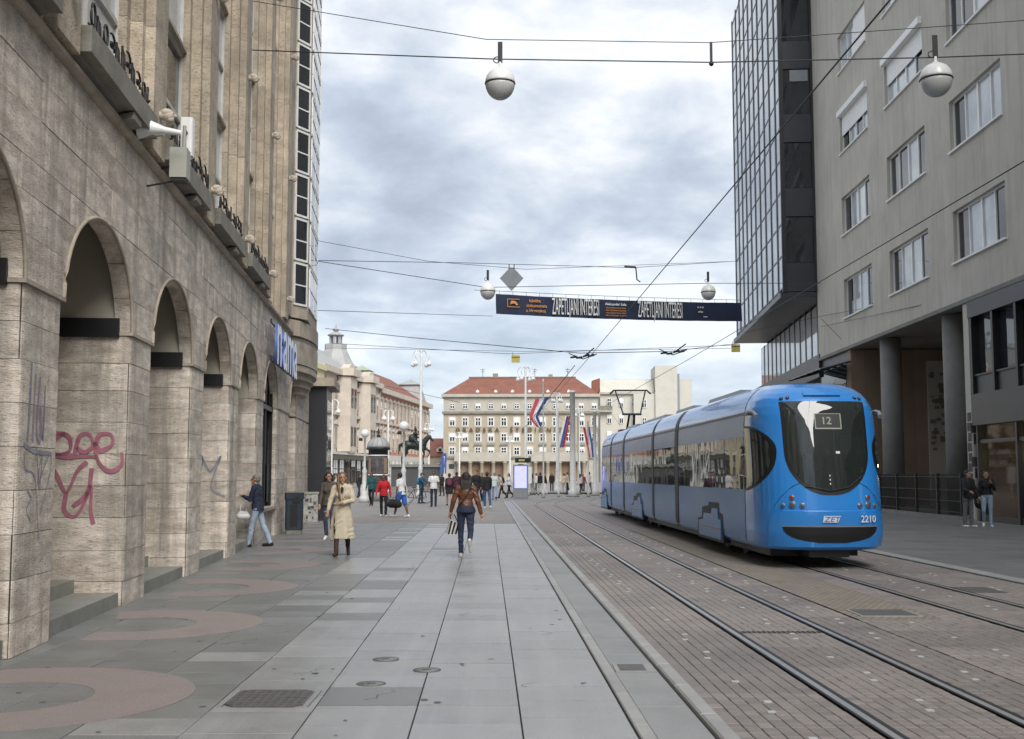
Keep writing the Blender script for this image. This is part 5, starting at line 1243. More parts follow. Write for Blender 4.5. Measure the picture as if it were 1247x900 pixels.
# advertising column
x, _, z = AD(461, 527, 70)
kc = empty('advertising_column', (x, 70, 0), 0, 'dark round advertising column with a grey ribbed dome', 'advertising column')
MB().lathe([(.68, 0), (.68, .5), (.60, .55)], n=24).build('base', M['gutter'], kc)
MB().lathe([(.58, .55), (.58, 2.75)], n=24).build('shaft', M['poster'], kc)
for zz_ in (1.55, 2.72): MB().lathe([(.60, zz_), (.62, zz_+.03), (.60, zz_+.07)], n=24).build('band', M['wht'], kc)
MB().lathe([(.60, 2.8), (.60, 3.08), (.74, 3.12), (.74, 3.22), (.66, 3.24)], n=24).build('frieze', M['black'], kc)
for i in range(10):
    a = 2*PI*i/10; MB().box(.585, .60, -.13, .13, 1.68+.0*i, 2.6, xf=Matrix.Rotation(a, 4, 'Z')).build('poster', M['poster' if i % 3 else 'brownwall'], kc)
MB().lathe([(.68*math.cos(a)+.0, 3.24+.62*math.sin(a)) for a in np.linspace(0, 1.45, 9)]+[(.1, 3.9), (1e-4, 3.92)], n=24).build('dome', M['slate'], kc)
for i in range(12):
    a = 2*PI*i/12; MB().tube([(.69*math.cos(b)*math.cos(a), .69*math.cos(b)*math.sin(a), 3.24+.63*math.sin(b)) for b in np.linspace(0, 1.4, 7)], .018, 4).build('dome_rib', M['tgrey'], kc)
MB().lathe([(.12, 3.88), (.12, 4.0), (.05, 4.05), (.09, 4.15), (.02, 4.4), (1e-4, 4.45)], n=10).build('finial', M['iron'], kc)
# information screen, stop board, stop sign
x, _, _z = AD(634, 600, 76); t = empty('info_screen', (x, 76, 0), 0, 'upright advertising screen glowing violet on the square', 'screen')
MB().box(-.50, .50, -.10, .10, 0, 2.25).build('case', M['tgrey'], t); MB().box(-.40, .40, -.112, -.101, .72, 2.15).build('display', M['screen'], t); MB().box(-.42, .42, -.115, -.101, .1, .55).build('grille', M['gutter'], t)
x, _, _z = AD(642.5, 600, 78); t = empty('stop_board', (x, 78, 0), 0, 'white tram stop board with a dark indicator on top right of the violet screen', 'tram stop')
MB().tube([(0, 0, 0), (0, 0, 2.9)], .05, 8).build('post', M['wht'], t); MB().box(-.28, .28, -.06, -.052, 1.0, 2.1).build('timetable', M['wht'], t); MB().box(-.85, .2, -.1, .1, 2.4, 2.72).build('indicator', M['black'], t); MB().box(-.6, -.2, -.106, -.101, 2.5, 2.62).build('display', M['olive'], t)
x, _, _z = AD(391.5, 560, 50); t = empty('stop_sign', (x, 50, 0), 0, 'white pole with a round blue and white tram stop sign beside the dark shop portal', 'sign')
MB().tube([(0, 0, 0), (0, 0, 4.6)], .04, 8).build('pole', M['wht'], t); o = MB().lathe([(.30, -.02), (.30, .02)], n=20).build('sign_plate', M['wht'], t); o.matrix_local = Matrix.Translation((.12, -.07, 4.25)) @ Matrix.Rotation(PI/2, 4, 'X')
q = MB().lathe([(.27, .0), (.27, .012), (.17, .012), (.17, 0)], n=20).build('blue_ring', M['sign_b'], t); q.matrix_local = Matrix.Translation((.12, -.085, 4.25)) @ Matrix.Rotation(PI/2, 4, 'X')
MB().box(-.42, -.10, -.03, .01, 4.0, 4.28).build('small_plate', M['tgrey'], t); MB().box(-.05, .3, -.06, -.04, 3.72, 3.9).build('lower_plate', M['wht'], t)
x, y = ground_at(357, 650); t = empty('litter_bin', (x+.02, y, 0), R(8), 'tall dark blue litter bin standing by the last arcade pillar', 'bin')
MB().prism(round_plan(-.24, .24, -.24, .24, .06), .12, .95).build('body', M['bin'], t); MB().prism(round_plan(-.26, .26, -.26, .26, .06), .953, 1.13).build('hood', M['bin'], t)
MB().box(-.02, .17, -.268, -.262, .86, 1.03).build('slot', M['black'], t); MB().prism(round_plan(-.22, .22, -.22, .22, .05), 0, .118).build('foot', M['ledge'], t); MB().box(-.1, .1, -.247, -.241, .2, .8).build('door_panel', M['mull'], t)
x, y = ground_at(378, 637); t = empty('utility_cabinet', (x, y, 0), R(8), 'pale utility cabinet covered with stickers and scribbles behind the bin', 'cabinet')
MB().box(-.24, .24, -.2, .2, .05, .98).build('case', M['cab'], t); MB().box(-.27, .27, -.23, .23, .983, 1.04).build('lid', M['boxgrey'], t); MB().box(-.26, .26, -.22, .22, 0, .047).build('plinth', M['gutter'], t)
st_ = MB()
for i in range(14): a = rng.uniform(-.2, .14); b = rng.uniform(.12, .85); st_.box(a, a+rng.uniform(.04, .1), -.206-.001*i, -.2, b, b+rng.uniform(.03, .1))
tag(st_.build('stickers', M['poster'], t), kind='stuff')
for px_, py_, w, lb_ in ((478, 609, 1.0, 'low grey stone block on the square between the kiosk and the red jacket'), (443, 605, 1.1, 'low grey stone block under the left globe lamp')):
    x, y = ground_at(px_, py_); t = empty('stone_block_seat', (x, y, 0), 0, lb_, 'seat'); MB().box(-w/2, w/2, -.4, .4, .06, .55).build('block', M['gutter'], t); MB().box(-w/2+.08, w/2-.08, -.32, .32, 0, .057).build('plinth', M['joint'], t)
# platform edge and barrier by the stop
t = empty('stop_platform', (AD(690, 600, 96)[0], 96, 0), R(-6), 'low pale tram stop platform under the flags', 'platform'); MB().prism([(-5.5, -.6), (4, -1.2), (9, -1.2), (9, 1.4), (-4, 1.4)], 0, .16).build('deck', M['kerb'], t); MB().prism([(-5.3, -.65), (4, -1.25), (9, -1.25), (9, -1.2), (-4, -.62)], 0, .10).build('edge', M['joint'], t)

# ================================================================== FIGURES: smooth bodies grown from tapered limbs
def _cap(m, a, b, r0, r1, n=10):
    a, b = Vector(a), Vector(b); d = b-a
    if d.length < 1e-5: d = Vector((0, 0, 1e-4)); b = a+d
    u = d.normalized(); pts = []; rs = []
    for t in (-.98, -.8, -.5, 0): pts.append(a+u*r0*t); rs.append(r0*math.sqrt(max(.02, 1-t*t)))
    for t in (0, .5, .8, .98): pts.append(b+u*r1*t); rs.append(r1*math.sqrt(max(.02, 1-t*t)))
    m.tube(pts, rs, n)
def grow(name, prims, mats, parent, voxel, smooth=4, fold=0, fold_z=None):
    """union of limbs and ellipsoids as one closed surface; each face takes the material of the limb nearest to it"""
    m = MB()
    for p in prims:
        if p[0] == 'c': _cap(m, *p[1:5])
        elif p[0] == 'e': m.ball(p[1], p[2], 16)
        elif p[0] == 'l':                                      # lofted tube: list of (centre, rx, ry, wave)
            vs = []; N_ = 28
            for c, rx, ry, wv in p[1]:
                for k in range(N_):
                    t = 2*PI*k/N_; f = 1+wv*math.sin(7*t+1.3*c[2])+wv*.6*math.sin(4*t+2)
                    vs.append((c[0]+rx*f*math.cos(t), c[1]+ry*f*math.sin(t), c[2]))
            L_ = len(p[1]); fs = [(i*N_+k, i*N_+(k+1) % N_, (i+1)*N_+(k+1) % N_, (i+1)*N_+k) for i in range(L_-1) for k in range(N_)]
            fs += [tuple(range(N_))[::-1], tuple(range((L_-1)*N_, L_*N_))]
            if p[1][0][0][2] > p[1][-1][0][2]: fs = [f[::-1] for f in fs]
            m.add(vs, fs)
    o = m.build(name, mats, parent)
    r = o.modifiers.new('r', 'REMESH'); r.mode = 'VOXEL'; r.voxel_size = voxel; r.use_smooth_shade = True
    s_ = o.modifiers.new('s', 'SMOOTH'); s_.iterations = smooth; s_.factor = .5
    def fin(o, me, prims=prims, n=len(mats), fold=fold, fold_z=fold_z):
        for mm in mats:
            if mm.name not in [x.name for x in me.materials if x]: me.materials.append(mm)
        me.materials.clear()
        for mm in mats: me.materials.append(mm)
        F = len(me.polygons); c = np.zeros(F*3); me.polygons.foreach_get('center', c); c = c.reshape(-1, 3)
        best = np.full(F, 1e9); idx = np.zeros(F, int)
        for p in prims:
            if p[0] == 'c':
                a, b = np.array(p[1], float), np.array(p[2], float); d = b-a; L2 = max(1e-9, d@d); t = np.clip((c-a)@d/L2, 0, 1)
                dist = np.linalg.norm(c-(a+t[:, None]*d), axis=1)-(p[3]+(p[4]-p[3])*t); mi = p[5]
            elif p[0] == 'e':
                rr = np.array(p[2] if isinstance(p[2], (tuple, list)) else (p[2],)*3); dist = (np.linalg.norm((c-np.array(p[1]))/rr, axis=1)-1)*rr.min(); mi = p[3]
            else: mi = p[2]; dist = np.full(F, .004)
            k = dist < best; best[k] = dist[k]; idx[k] = mi
        if n > 1: me.polygons.foreach_set('material_index', idx.astype(np.int32))
        me.polygons.foreach_set('use_smooth', np.ones(F, bool))
        if fold:                                               # soft creases in the cloth
            V_ = len(me.vertices); c = np.zeros(V_*3); me.vertices.foreach_get('co', c); c = c.reshape(-1, 3); nn = np.zeros(V_*3); me.vertices.foreach_get('normal', nn); nn = nn.reshape(-1, 3)
            ph = c[:, 2]*38+2.2*np.sin(c[:, 0]*19+c[:, 2]*7)+1.8*np.sin(c[:, 1]*23-c[:, 2]*11)
            am_ = fold*(.55+.45*np.sin(c[:, 2]*9+c[:, 0]*12))
            if isinstance(fold_z, tuple): am_ = am_*((c[:, 2] > fold_z[0]) & (c[:, 2] < fold_z[1]))
            c = c+nn*(np.sin(ph)*am_)[:, None]; me.vertices.foreach_set('co', c.ravel())
        me.update()
    LATE.append((o, mats, fin)); return o
CM = {}
def cloth(c, rough=.85, bump=.3):
    k = tuple(c)
    if k not in CM: CM[k] = MAT('cloth %d' % len(CM), tuple(c), rough, .22, 9, bump, 18, obj=True)
    return CM[k]
SKIN = MAT('skin', (.42, .24, .165), .55, .08, 8, obj=True); SKIND = MAT('darker skin', (.16, .085, .055), .55, .08, 8, obj=True)
EYEM = MAT('eye', (.02, .015, .012), .2, .1); LIP = MAT('lip', (.32, .11, .10), .5, .1)
HAIR = {k: MAT('hair '+k, c, .5, .45, 14, .4, 50, obj=True, stretch=(4, 4, .6)) for k, c in dict(dark=(.020, .014, .011), brown=(.055, .03, .017), light=(.17, .095, .045), grey=(.20, .18, .165), black=(.009, .008, .008)).items()}
WHT = (.72, .72, .71); BLK = (.014, .014, .016); NAVY = (.018, .024, .05); JEAN = (.05, .075, .13); LJEAN = (.24, .32, .45); GREY = (.13, .13, .13)
def person(label, x, y, face, H=1.7, legs=((18, 6), (-14, 26)), arms=((-12, 6, 14), (14, 6, 20)), top=GREY, bottom=BLK, shoe=BLK, hair='dark', hs='short', hl=.25, skin=None, near=False,
           sleeve='long', skirt=None, shorts=False, coat=None, lean=2, head=(0, 0), hem=.90, fem=False, tilt=0, group=None, tmat=None, sock=None, z0=0.0, pack=None):
    s_ = H/1.70; skin = skin or SKIN
    t = empty('person', (x, y, z0), R(face), label, 'person', group)
    P = []; body = P.append
    # materials: 0 skin 1 trousers 2 shoes 3 eye 4 lip
    def V(a, b, c): return Vector((a, b, c))*s_
    up = Matrix.Rotation(-R(lean), 3, 'X') @ Matrix.Rotation(R(tilt), 3, 'Y')
    legpts = []; low = 9
    for k, (th, kn) in enumerate(legs):
        sd = -1 if k == 0 else 1
        hip = V(sd*.088, 0, .90); a = R(th); knee = hip+V(sd*.012, math.sin(a)*.42, -math.cos(a)*.42); b = R(th-kn)
        ank = knee+V(sd*-.004, math.sin(b)*.40, -math.cos(b)*.40); fa = b*.9 if kn > 12 else b*.2
        toe = ank+V(sd*.03, math.cos(fa)*.17, -.055*math.cos(fa)+math.sin(fa)*.17); heel = ank+V(0, -.045*math.cos(fa)-0*math.sin(fa), -.05)
        if kn > 12: heel = ank+V(0, -.05*math.cos(fa)+.05*math.sin(fa), -.05*math.cos(fa)-.05*math.sin(fa)); toe = heel+V(sd*.02, .24*math.cos(fa), .24*math.sin(fa))
        legpts.append((hip, knee, ank, heel, toe)); low = min(low, heel.z, toe.z)
    dz = Vector((0, 0, -low+.028*s_))
    lw = 1.06 if fem else 1.0
    for hip, knee, ank, heel, toe in legpts:
        hip, knee, ank, heel, toe = [p+dz for p in (hip, knee, ank, heel, toe)]
        lm = 0 if (skirt or shorts) else 1
        body(('c', hip, knee, .092*s_*lw, .058*s_, 1 if not skirt else lm)) if not shorts else body(('c', hip, knee, .085*s_, .056*s_, 0))
        calf = knee.lerp(ank, .35)+Vector((0, -.015*s_, 0)); wide = 1.0 if lm == 0 else (1.18 if not fem else 1.04)
        body(('c', knee, calf, .056*s_*wide, .054*s_*wide, lm)); body(('c', calf, ank, .054*s_*wide, .038*s_*wide*(1.2 if lm else 1), lm))
        body(('c', heel, toe, .042*s_, .036*s_, 2)); body(('c', ank, heel, .04*s_, .042*s_, 2))
    pel = V(0, 0, .93)+dz
    def U(a, b, c): return pel+up @ V(a, b, c-.93)
    shw = .155 if fem else .18
    body(('e', U(0, 0, .95), (.165*s_ if fem else .155*s_, .115*s_, .13*s_), 1)); T_ = []
    tor = [('e', U(0, .0, 1.09), ((.125 if fem else .15)*s_, .095*s_, .17*s_), 0), ('e', U(0, .008, 1.26), ((.15 if fem else .175)*s_, .112*s_, .19*s_), 0), ('c', U(-shw+.03, 0, 1.385), U(shw-.03, 0, 1.385), .058*s_, .058*s_, 0), ('e', U(0, -.01, 1.42), (.10*s_, .06*s_, .06*s_), 0)]
    if fem: tor += [('e', U(-.065, .085, 1.26), (.06*s_, .05*s_, .065*s_), 0), ('e', U(.065, .085, 1.26), (.06*s_, .05*s_, .065*s_), 0)]
    P += tor; T_ += [(p[0], p[1], tuple(v+.014*s_ for v in p[2]), 0) if p[0] == 'e' else (p[0], p[1], p[2], p[3]+.014*s_, p[4]+.014*s_, 0) for p in tor]
    if hem < 1.0: T_ += [('l', [(tuple(U(0, 0, 1.12)), .145*s_, .115*s_, 0), (tuple(U(0, 0, 1.0)), (.172 if fem else .168)*s_, .13*s_, .012), (tuple(U(0, 0, hem)), (.19 if fem else .178)*s_, .14*s_, .02)], 0)]
    else: T_ += [('l', [(tuple(U(0, 0, 1.12)), .145*s_, .115*s_, 0), (tuple(U(0, 0, hem)), .158*s_, .122*s_, .012)], 0)]
    # neck and head
    hy, hp = R(head[0]), R(head[1]); hc = U(0, .02, 1.585); HM = up @ Matrix.Rotation(hy, 3, 'Z') @ Matrix.Rotation(-hp, 3, 'X')
    def Hd(a, b, c): return hc+HM @ V(a, b, c)
    body(('c', U(0, -.005, 1.42), hc+V(0, -.01, -.05), .052*s_, .05*s_, 0))
    body(('e', Hd(0, -.012, .022), (.073*s_, .090*s_, .092*s_), 0)); body(('e', Hd(0, .020, -.048), (.055*s_, .066*s_, .070*s_), 0)); body(('c', Hd(0, .088, .012), Hd(0, .104, -.022), .010*s_, .016*s_, 0))
    body(('e', Hd(0, .074, -.100), (.024*s_, .02*s_, .018*s_), 0))
    for sd in (-1, 1):
        body(('e', Hd(sd*.074, -.008, -.008), (.012*s_, .022*s_, .032*s_), 0)); body(('e', Hd(sd*.030, .080, .008), (.0105*s_, .009*s_, .006*s_), 3)); body(('c', Hd(sd*.014, .084, .028), Hd(sd*.046, .074, .026), .0045*s_, .004*s_, 3))
    body(('c', Hd(-.020, .079, -.060), Hd(.020, .079, -.060), .008*s_, .008*s_, 4))
    # arms
    hands = []
    for k, A in enumerate(arms):
        sd = -1 if k == 0 else 1; sh = U(sd*shw, 0, 1.385)
        if isinstance(A, dict): el = U(*A['e']); wr = U(*A['h'])
        else:
            f, ab, eb = [R(v) for v in A]
            el = sh+up @ (V(sd*math.sin(ab), math.sin(f)*math.cos(ab), -math.cos(f)*math.cos(ab))*.285); wr = el+up @ (V(sd*math.sin(ab)*.45, math.sin(f+eb), -math.cos(f+eb)).normalized()*.245*s_)
        fd = (wr-el).normalized(); side = fd.cross(Vector((0, 0, 1)) if abs(fd.z) < .9 else Vector((0, 1, 0))).normalized(); side = side if side.length else Vector((0, 1, 0))
        am = 0
        body(('c', sh, el, .050*s_, .040*s_, 0)); body(('c', el, wr, .038*s_, .026*s_, 0))
        palm = wr+fd*.065*s_; body(('c', wr, palm, .026*s_, .030*s_, 0)); nrm = fd.cross(side).normalized()
        if near:
            for q, (o_, ln) in enumerate(((-.026, .068), (-.009, .078), (.009, .074), (.025, .058))):
                b0 = palm+side*o_*s_+fd*.012*s_; b1 = b0+fd*ln*.55*s_+nrm*.008*s_; b2 = b1+(fd*.75+nrm*.55*sd).normalized()*ln*.5*s_
                body(('c', b0, b1, .0098*s_, .0088*s_, 0)); body(('c', b1, b2, .0088*s_, .0072*s_, 0))
            tb = wr+side*.028*s_+fd*.03*s_; body(('c', tb, tb+(side*.75+fd*.6).normalized()*.055*s_, .011*s_, .009*s_, 0))
        else: body(('c', palm, palm+fd*.07*s_, .028*s_, .016*s_, 0))
        hands.append(palm)
        if sleeve == 'long': T_ += [('c', sh, el, .064*s_, .054*s_, 0), ('c', el, wr-fd*.01*s_, .052*s_, .040*s_, 0)]
        elif sleeve == 'short': T_ += [('c', sh, sh.lerp(el, .62), .064*s_, .062*s_, 0)]
    vox = .0065 if near else .013
    grow('body', P, [skin, cloth(bottom), cloth(shoe, .6), EYEM, LIP], t, vox, 3, fold=0 if (skirt or shorts) else .0045, fold_z=(.13, .95))
    tm = tmat or cloth(top)
    if coat:
        c_ = T_+[('l', [(tuple(U(0, 0, 1.2)), .15*s_, .12*s_, 0), (tuple(U(0, 0, 1.04)), .145*s_, .12*s_, .01), (tuple(U(0, 0, .9)), .19*s_, .15*s_, .03), (tuple(U(0, .0, .65)), .22*s_, .185*s_, .05), (tuple(U(0, .01, coat)), .25*s_, .22*s_, .075)], 0)]
        cm = grow('coat', c_, [tm], t, vox*1.2, 3, fold=.006)
    else: grow('top', T_, [tm], t, vox*1.2, 3, fold=.0065)
    if skirt: grow('skirt', [('l', [(tuple(U(0, 0, 1.02)), .15*s_, .12*s_, 0), (tuple(U(0, 0, .88)), .19*s_, .15*s_, .01), (tuple(U(0, 0, skirt[1])), .20*s_, .17*s_, .03)], 0)], [cloth(skirt[0])], t, .014, 3)
    if shorts:
        sp_ = [('e', U(0, 0, .95), (.178*s_, .135*s_, .12*s_), 0)]
        for hip, knee, *_ in legpts: sp_ += [('c', hip+dz, (hip+dz).lerp(knee+dz, .85), .112*s_, .098*s_, 0)]
        grow('shorts', sp_, [cloth(shorts)], t, .013, 3)
    hr = [('e', Hd(0, -.026, .042), (.086*s_, .092*s_, .088*s_), 0), ('e', Hd(0, -.05, .0), (.080*s_, .068*s_, .085*s_), 0)]
    if hs == 'long':
        for q in range(7):
            a = -.075+.025*q; hr += [('c', Hd(a, -.06+.3*abs(a), .03), Hd(a*1.25, -.085+.35*abs(a), -.10), .038*s_, .036*s_, 0), ('c', Hd(a*1.25, -.085+.35*abs(a), -.10), Hd(a*1.15, -.115+.3*abs(a), -hl+.03*(q % 2)), .036*s_, .018*s_, 0)]
    elif hs == 'side':
        hr += [('c', Hd(-.06, -.03, .05), Hd(-.085, -.04, -.10), .03*s_, .024*s_, 0), ('c', Hd(-.085, -.04, -.10), Hd(-.08, -.06, -.2), .024*s_, .016*s_, 0)]
        for q in range(6): hr += [('c', Hd(.05+.006*q, -.05+.018*q, .03), Hd(.092, -.05+.022*q, -.12), .034*s_, .034*s_, 0), ('c', Hd(.092, -.05+.022*q, -.12), Hd(.105-.012*q, -.03+.034*q, -hl-.02*q), .034*s_, .014*s_, 0)]
    elif hs == 'bun': hr += [('e', Hd(0, -.115, .05), .042*s_, 0)]
    elif hs == 'cap': hr += [('c', Hd(0, .05, .06), Hd(0, .13, .04), .05*s_, .035*s_, 0)]
    grow('hair', hr, [HAIR[hair]], t, .010 if near else .015, 2)
    if pack:
        c = U(0, -.19, 1.22); grow('backpack', [('e', c, (.15*s_, .09*s_, .22*s_), 0), ('e', c+V(0, -.05, -.07), (.11*s_, .06*s_, .11*s_), 0)]+[('c', U(q, -.1, 1.40), U(q, .1, 1.38), .02*s_, .02*s_, 0) for q in (-.1, .1)], [cloth(pack)], t, .014, 3)
    return t, [h.copy() for h in hands], U
def world(t, p):
    return Matrix.Translation(t.location) @ Matrix.Rotation(t.rotation_euler.z, 4, 'Z') @ Vector(p)
G = ground_at
# -- the three nearest walkers
BROWN = MAT('brown leather', (.135, .052, .022), .45, .3, 7, .4, 14, obj=True)
x, y = G(567, 679); t, hd, U = person('person in brown leather jacket and navy trousers walking away, carrying a striped bag', x, y, 0, 1.68, legs=((8, 4), (-8, 62)), arms=({'e': (-.25, .0, 1.12), 'h': (-.30, .07, .93)}, {'e': (.24, -.05, 1.12), 'h': (.31, -.02, .88)}), tmat=BROWN, bottom=(.022, .032, .065), shoe=(.6, .58, .55), hair='dark', hs='long', hl=.27, near=True, fem=True, hem=1.0, lean=3, head=(4, 0))
grow('tied_cardigan', [('l', [(tuple(U(0, 0, 1.04)), .155*.99, .125, .01), (tuple(U(0, -.005, .97)), .185, .145, .03), (tuple(U(0, -.01, .90)), .192, .15, .05)], 0)], [cloth(NAVY)], t, .012, 3)
MB().tube([tuple(U(.13, -.05, 1.42)), tuple(U(.05, -.155, 1.28)), tuple(U(-.08, -.15, 1.1)), tuple(U(-.17, -.06, .98))], .011, 6).build('bag_strap', cloth(BLK), t)
b = world(t, hd[0]); bg_ = empty('handbag', b+Vector((.06, 0, -.22)), R(12), 'black and white striped bag held in the left hand below the brown jacket', 'bag')
MB().prism([(-.13, -.16), (.15, -.22), (.17, .02), (-.07, .12)], -.05, .05, 'y').build('bag_body', cloth((.55, .54, .5)), bg_)
for q in range(4): MB().prism([(-.12+.07*q, -.17), (-.085+.07*q, -.18), (-.02+.07*q, .08-.03*q), (-.06+.07*q, .10-.03*q)], -.056, -.0505, 'y').build('stripe', cloth(BLK), bg_)
MB().tube([(-.05, 0, .1), (-.06, 0, .2), (.02, 0, .21), (.1, 0, .05)], .010, 5).build('handle', cloth(BLK), bg_)
TRENCH = MAT('trench cloth', (.54, .47, .35), .8, .15, 4, .35, 10, obj=True)
x, y = G(416, 677); t, hd, U = person('person in a long beige trench coat with long light brown hair walking towards the viewer', x, y, 184, 1.69, legs=((-12, 30), (16, 6)), arms=({'e': (-.22, .09, 1.13), 'h': (-.03, .21, 1.10)}, {'e': (.235, .06, 1.13), 'h': (.27, .14, .95)}), tmat=TRENCH, bottom=(.05, .03, .022), shoe=(.045, .022, .015), hair='light', hs='side', hl=.36, near=True, fem=True, coat=.36, lean=3, head=(8, -4))
o = MB(); 
o.box(-.012, .035, .168, .176, .40, 1.05); 
grow('inner_top', [('e', U(0, .085, 1.30), (.045, .05, .12), 0)], [cloth(BLK)], t, .010, 2)
MB().tube([tuple(U(.165*math.cos(a), .135*math.sin(a), 1.06)) for a in np.linspace(0, 2*PI, 20)], .017, 6).build('belt', TRENCH, t)
grow('lapel', [('c', U(-.06, .10, 1.40), U(-.03, .15, 1.18), .03, .015, 0), ('c', U(.06, .10, 1.40), U(.03, .15, 1.18), .03, .015, 0)], [TRENCH], t, .010, 2)
x, y = G(400, 658); person('person in grey brown jacket and jeans half hidden behind the trench coat', x, y, 178, 1.66, legs=((4, 2), (-8, 14)), top=(.085, .07, .055), bottom=(.06, .075, .11), shoe=WHT, hair='dark', hs='long', hl=.22, fem=True, near=True, head=(25, 0), hem=.86)
x, y = G(313, 666); t, hd, U = person('person in navy jacket and pale jeans at the shop window with a white bag', x, y, 82, 1.66, legs=((15, 5), (-15, 10)), arms=({'e': (-.20, .10, 1.12), 'h': (-.08, .30, 1.22)}, {'e': (.20, .09, 1.12), 'h': (.06, .31, 1.20)}), top=NAVY, bottom=(.33, .40, .50), shoe=BLK, hair='grey', near=True, hem=.86, lean=5, head=(10, -3))
grow('scarf', [('e', U(0, .03, 1.43), (.085, .085, .05), 0), ('e', U(0, .10, 1.33), (.06, .04, .12), 0)], [cloth((.10, .16, .11))], t, .011, 2)
b = world(t, hd[1]); bg_ = empty('handbag', b+Vector((.03, -.02, -.45)), R(10), 'small white handbag hanging from the arm of the person at the shop window', 'bag')
grow('bag_body', [('c', (-.09, 0, .0), (.09, 0, .0), .075, .075, 0), ('c', (-.07, 0, .07), (.07, 0, .07), .05, .05, 0)], [cloth(WHT, .5)], bg_, .012, 3)
MB().tube([(-.07, 0, .1), (-.06, 0, .30), (0, 0, .42), (.06, 0, .30), (.07, 0, .1)], .011, 6).build('handle', cloth(WHT, .5), bg_)
# -- middle distance
x, y = G(391, 628); person('person in a dark coat close to the shop portal, back turned', x, y, 10, 1.72, top=BLK, bottom=BLK, hair='grey', hs='cap', hem=.75)
x, y = G(467, 629); person('person in a bright red jacket and black trousers walking towards the viewer', x, y, 182, 1.62, top=(.50, .018, .025), bottom=BLK, shoe=WHT, hair='black', skin=SKIND, legs=((10, 4), (-8, 12)), arms=((-8, 14, 20), (8, 16, 25)), hem=.84)
x, y = G(489, 630); t, hd, U = person('person in white tee and blue shorts carrying a black holdall', x, y, 60, 1.72, legs=((24, 12), (-12, 8)), top=WHT, bottom=(.05, .17, .5), shorts=(.035, .13, .46), shoe=WHT, hair='black', skin=SKIND, sleeve='short', hem=.86, lean=8, arms=((6, 8, 10), (-4, 10, 8)))
MB().tube([tuple(U(-.13, .06, 1.43)), tuple(U(-.02, .15, 1.3)), tuple(U(.13, .12, 1.1))], .03, 6).build('bag_strap', cloth(BLK), t)
b = world(t, hd[0]); bg_ = empty('holdall', b+Vector((-.05, -.02, -.28)), R(60), 'black holdall carried beside the blue shorts', 'bag')
grow('bag_body', [('c', (0, -.17, 0), (0, .17, 0), .15, .15, 0), ('c', (0, -.12, .08), (0, .12, .08), .10, .10, 0)], [cloth(BLK)], bg_, .016, 3); MB().tube([(0, -.1, .14), (0, -.05, .26), (0, .05, .26), (0, .1, .14)], .014, 5).build('handle', cloth(BLK), bg_)
x, y = G(452, 616); person('person in teal jacket and black trousers, left of the red jacket', x, y, 175, 1.72, top=(.02, .085, .085), bottom=BLK, hair='dark', skin=SKIND, hem=.85, pack=BLK)
x, y = G(528, 617); person('broad person in a white tee shirt and dark jeans facing the viewer', x, y, 180, 1.80, top=(.68, .68, .68), bottom=NAVY, hair='black', skin=SKIND, sleeve='short', legs=((3, 2), (-3, 4)), arms=((-4, 12, 10), (4, 12, 10)), hem=.84)
x, y = G(547, 616); person('person with a maroon backpack and black skirt walking away', x, y, 5, 1.68, top=BLK, bottom=BLK, hair='dark', fem=True, skirt=(BLK, .62), pack=(.13, .025, .06), hem=.9)
x, y = G(556, 612); person('person in a dark maroon jacket just left of the brown leather jacket', x, y, 10, 1.76, top=(.06, .018, .03), bottom=BLK, hair='black', hem=.84)
x, y = G(580, 614); person('tall person in black right behind the brown leather jacket', x, y, 160, 1.84, top=BLK, bottom=BLK, hair='black', hem=.82)
x, y = G(593, 619); person('person in black jacket and blue jeans with white trainers right of the brown leather jacket', x, y, 15, 1.74, top=BLK, bottom=(.05, .085, .16), shoe=WHT, hair='dark', hem=.86, legs=((6, 4), (-14, 10)))
x, y = G(587, 611); person('person in a dark grey hooded top in the crowd behind the brown leather jacket', x, y, 170, 1.72, top=(.03, .03, .032), bottom=NAVY, hair='brown', hem=.84)
x, y = G(602, 609); person('person in a pale shirt and light jeans seen from behind, left of the violet screen', x, y, 0, 1.74, top=(.55, .60, .58), bottom=LJEAN, hair='grey', hem=.84)
x, y = G(611, 607); person('person in white tee with a dark bag strap bending over, left of the violet screen', x, y, 100, 1.66, top=(.5, .5, .5), bottom=BLK, hair='dark', lean=16, sleeve='short', pack=BLK)
x, y = G(620, 606.5); person('person in white shirt and black trousers right beside the violet screen', x, y, 120, 1.68, top=(.62, .60, .66), bottom=BLK, hair='dark', hs='long', fem=True, hem=.9)
x, y = G(513, 613); t, hd, U = person('person in a blue jacket with a backpack standing astride a bicycle', x, y, 250, 1.70, legs=((2, 2), (-4, 6)), top=(.02, .07, .12), bottom=(.03, .045, .08), hair='black', hs='cap', pack=(.03, .18, .25), hem=.84, arms=((50, 6, 10), (45, 8, 15)))
bc = empty('bicycle', (x-.25, y+.05, 0), R(8), 'black bicycle held by the person in the blue jacket', 'bicycle')
for q in (-.52, .52):
    w = MB(); w.tube([(q+.33*math.cos(a), 0, .34+.33*math.sin(a)) for a in np.linspace(0, 2*PI, 25)], .020, 6); wo_ = w.build('wheel', M['black'], bc)
    sp2 = MB()
    for a in np.linspace(0, PI, 7)[:-1]: sp2.tube([(q-.32*math.cos(a), 0, .34-.32*math.sin(a)), (q+.32*math.cos(a), 0, .34+.32*math.sin(a))], .004, 4)
    tag(sp2.build('spokes', M['tgrey'], wo_), kind='stuff')
fm = MB()
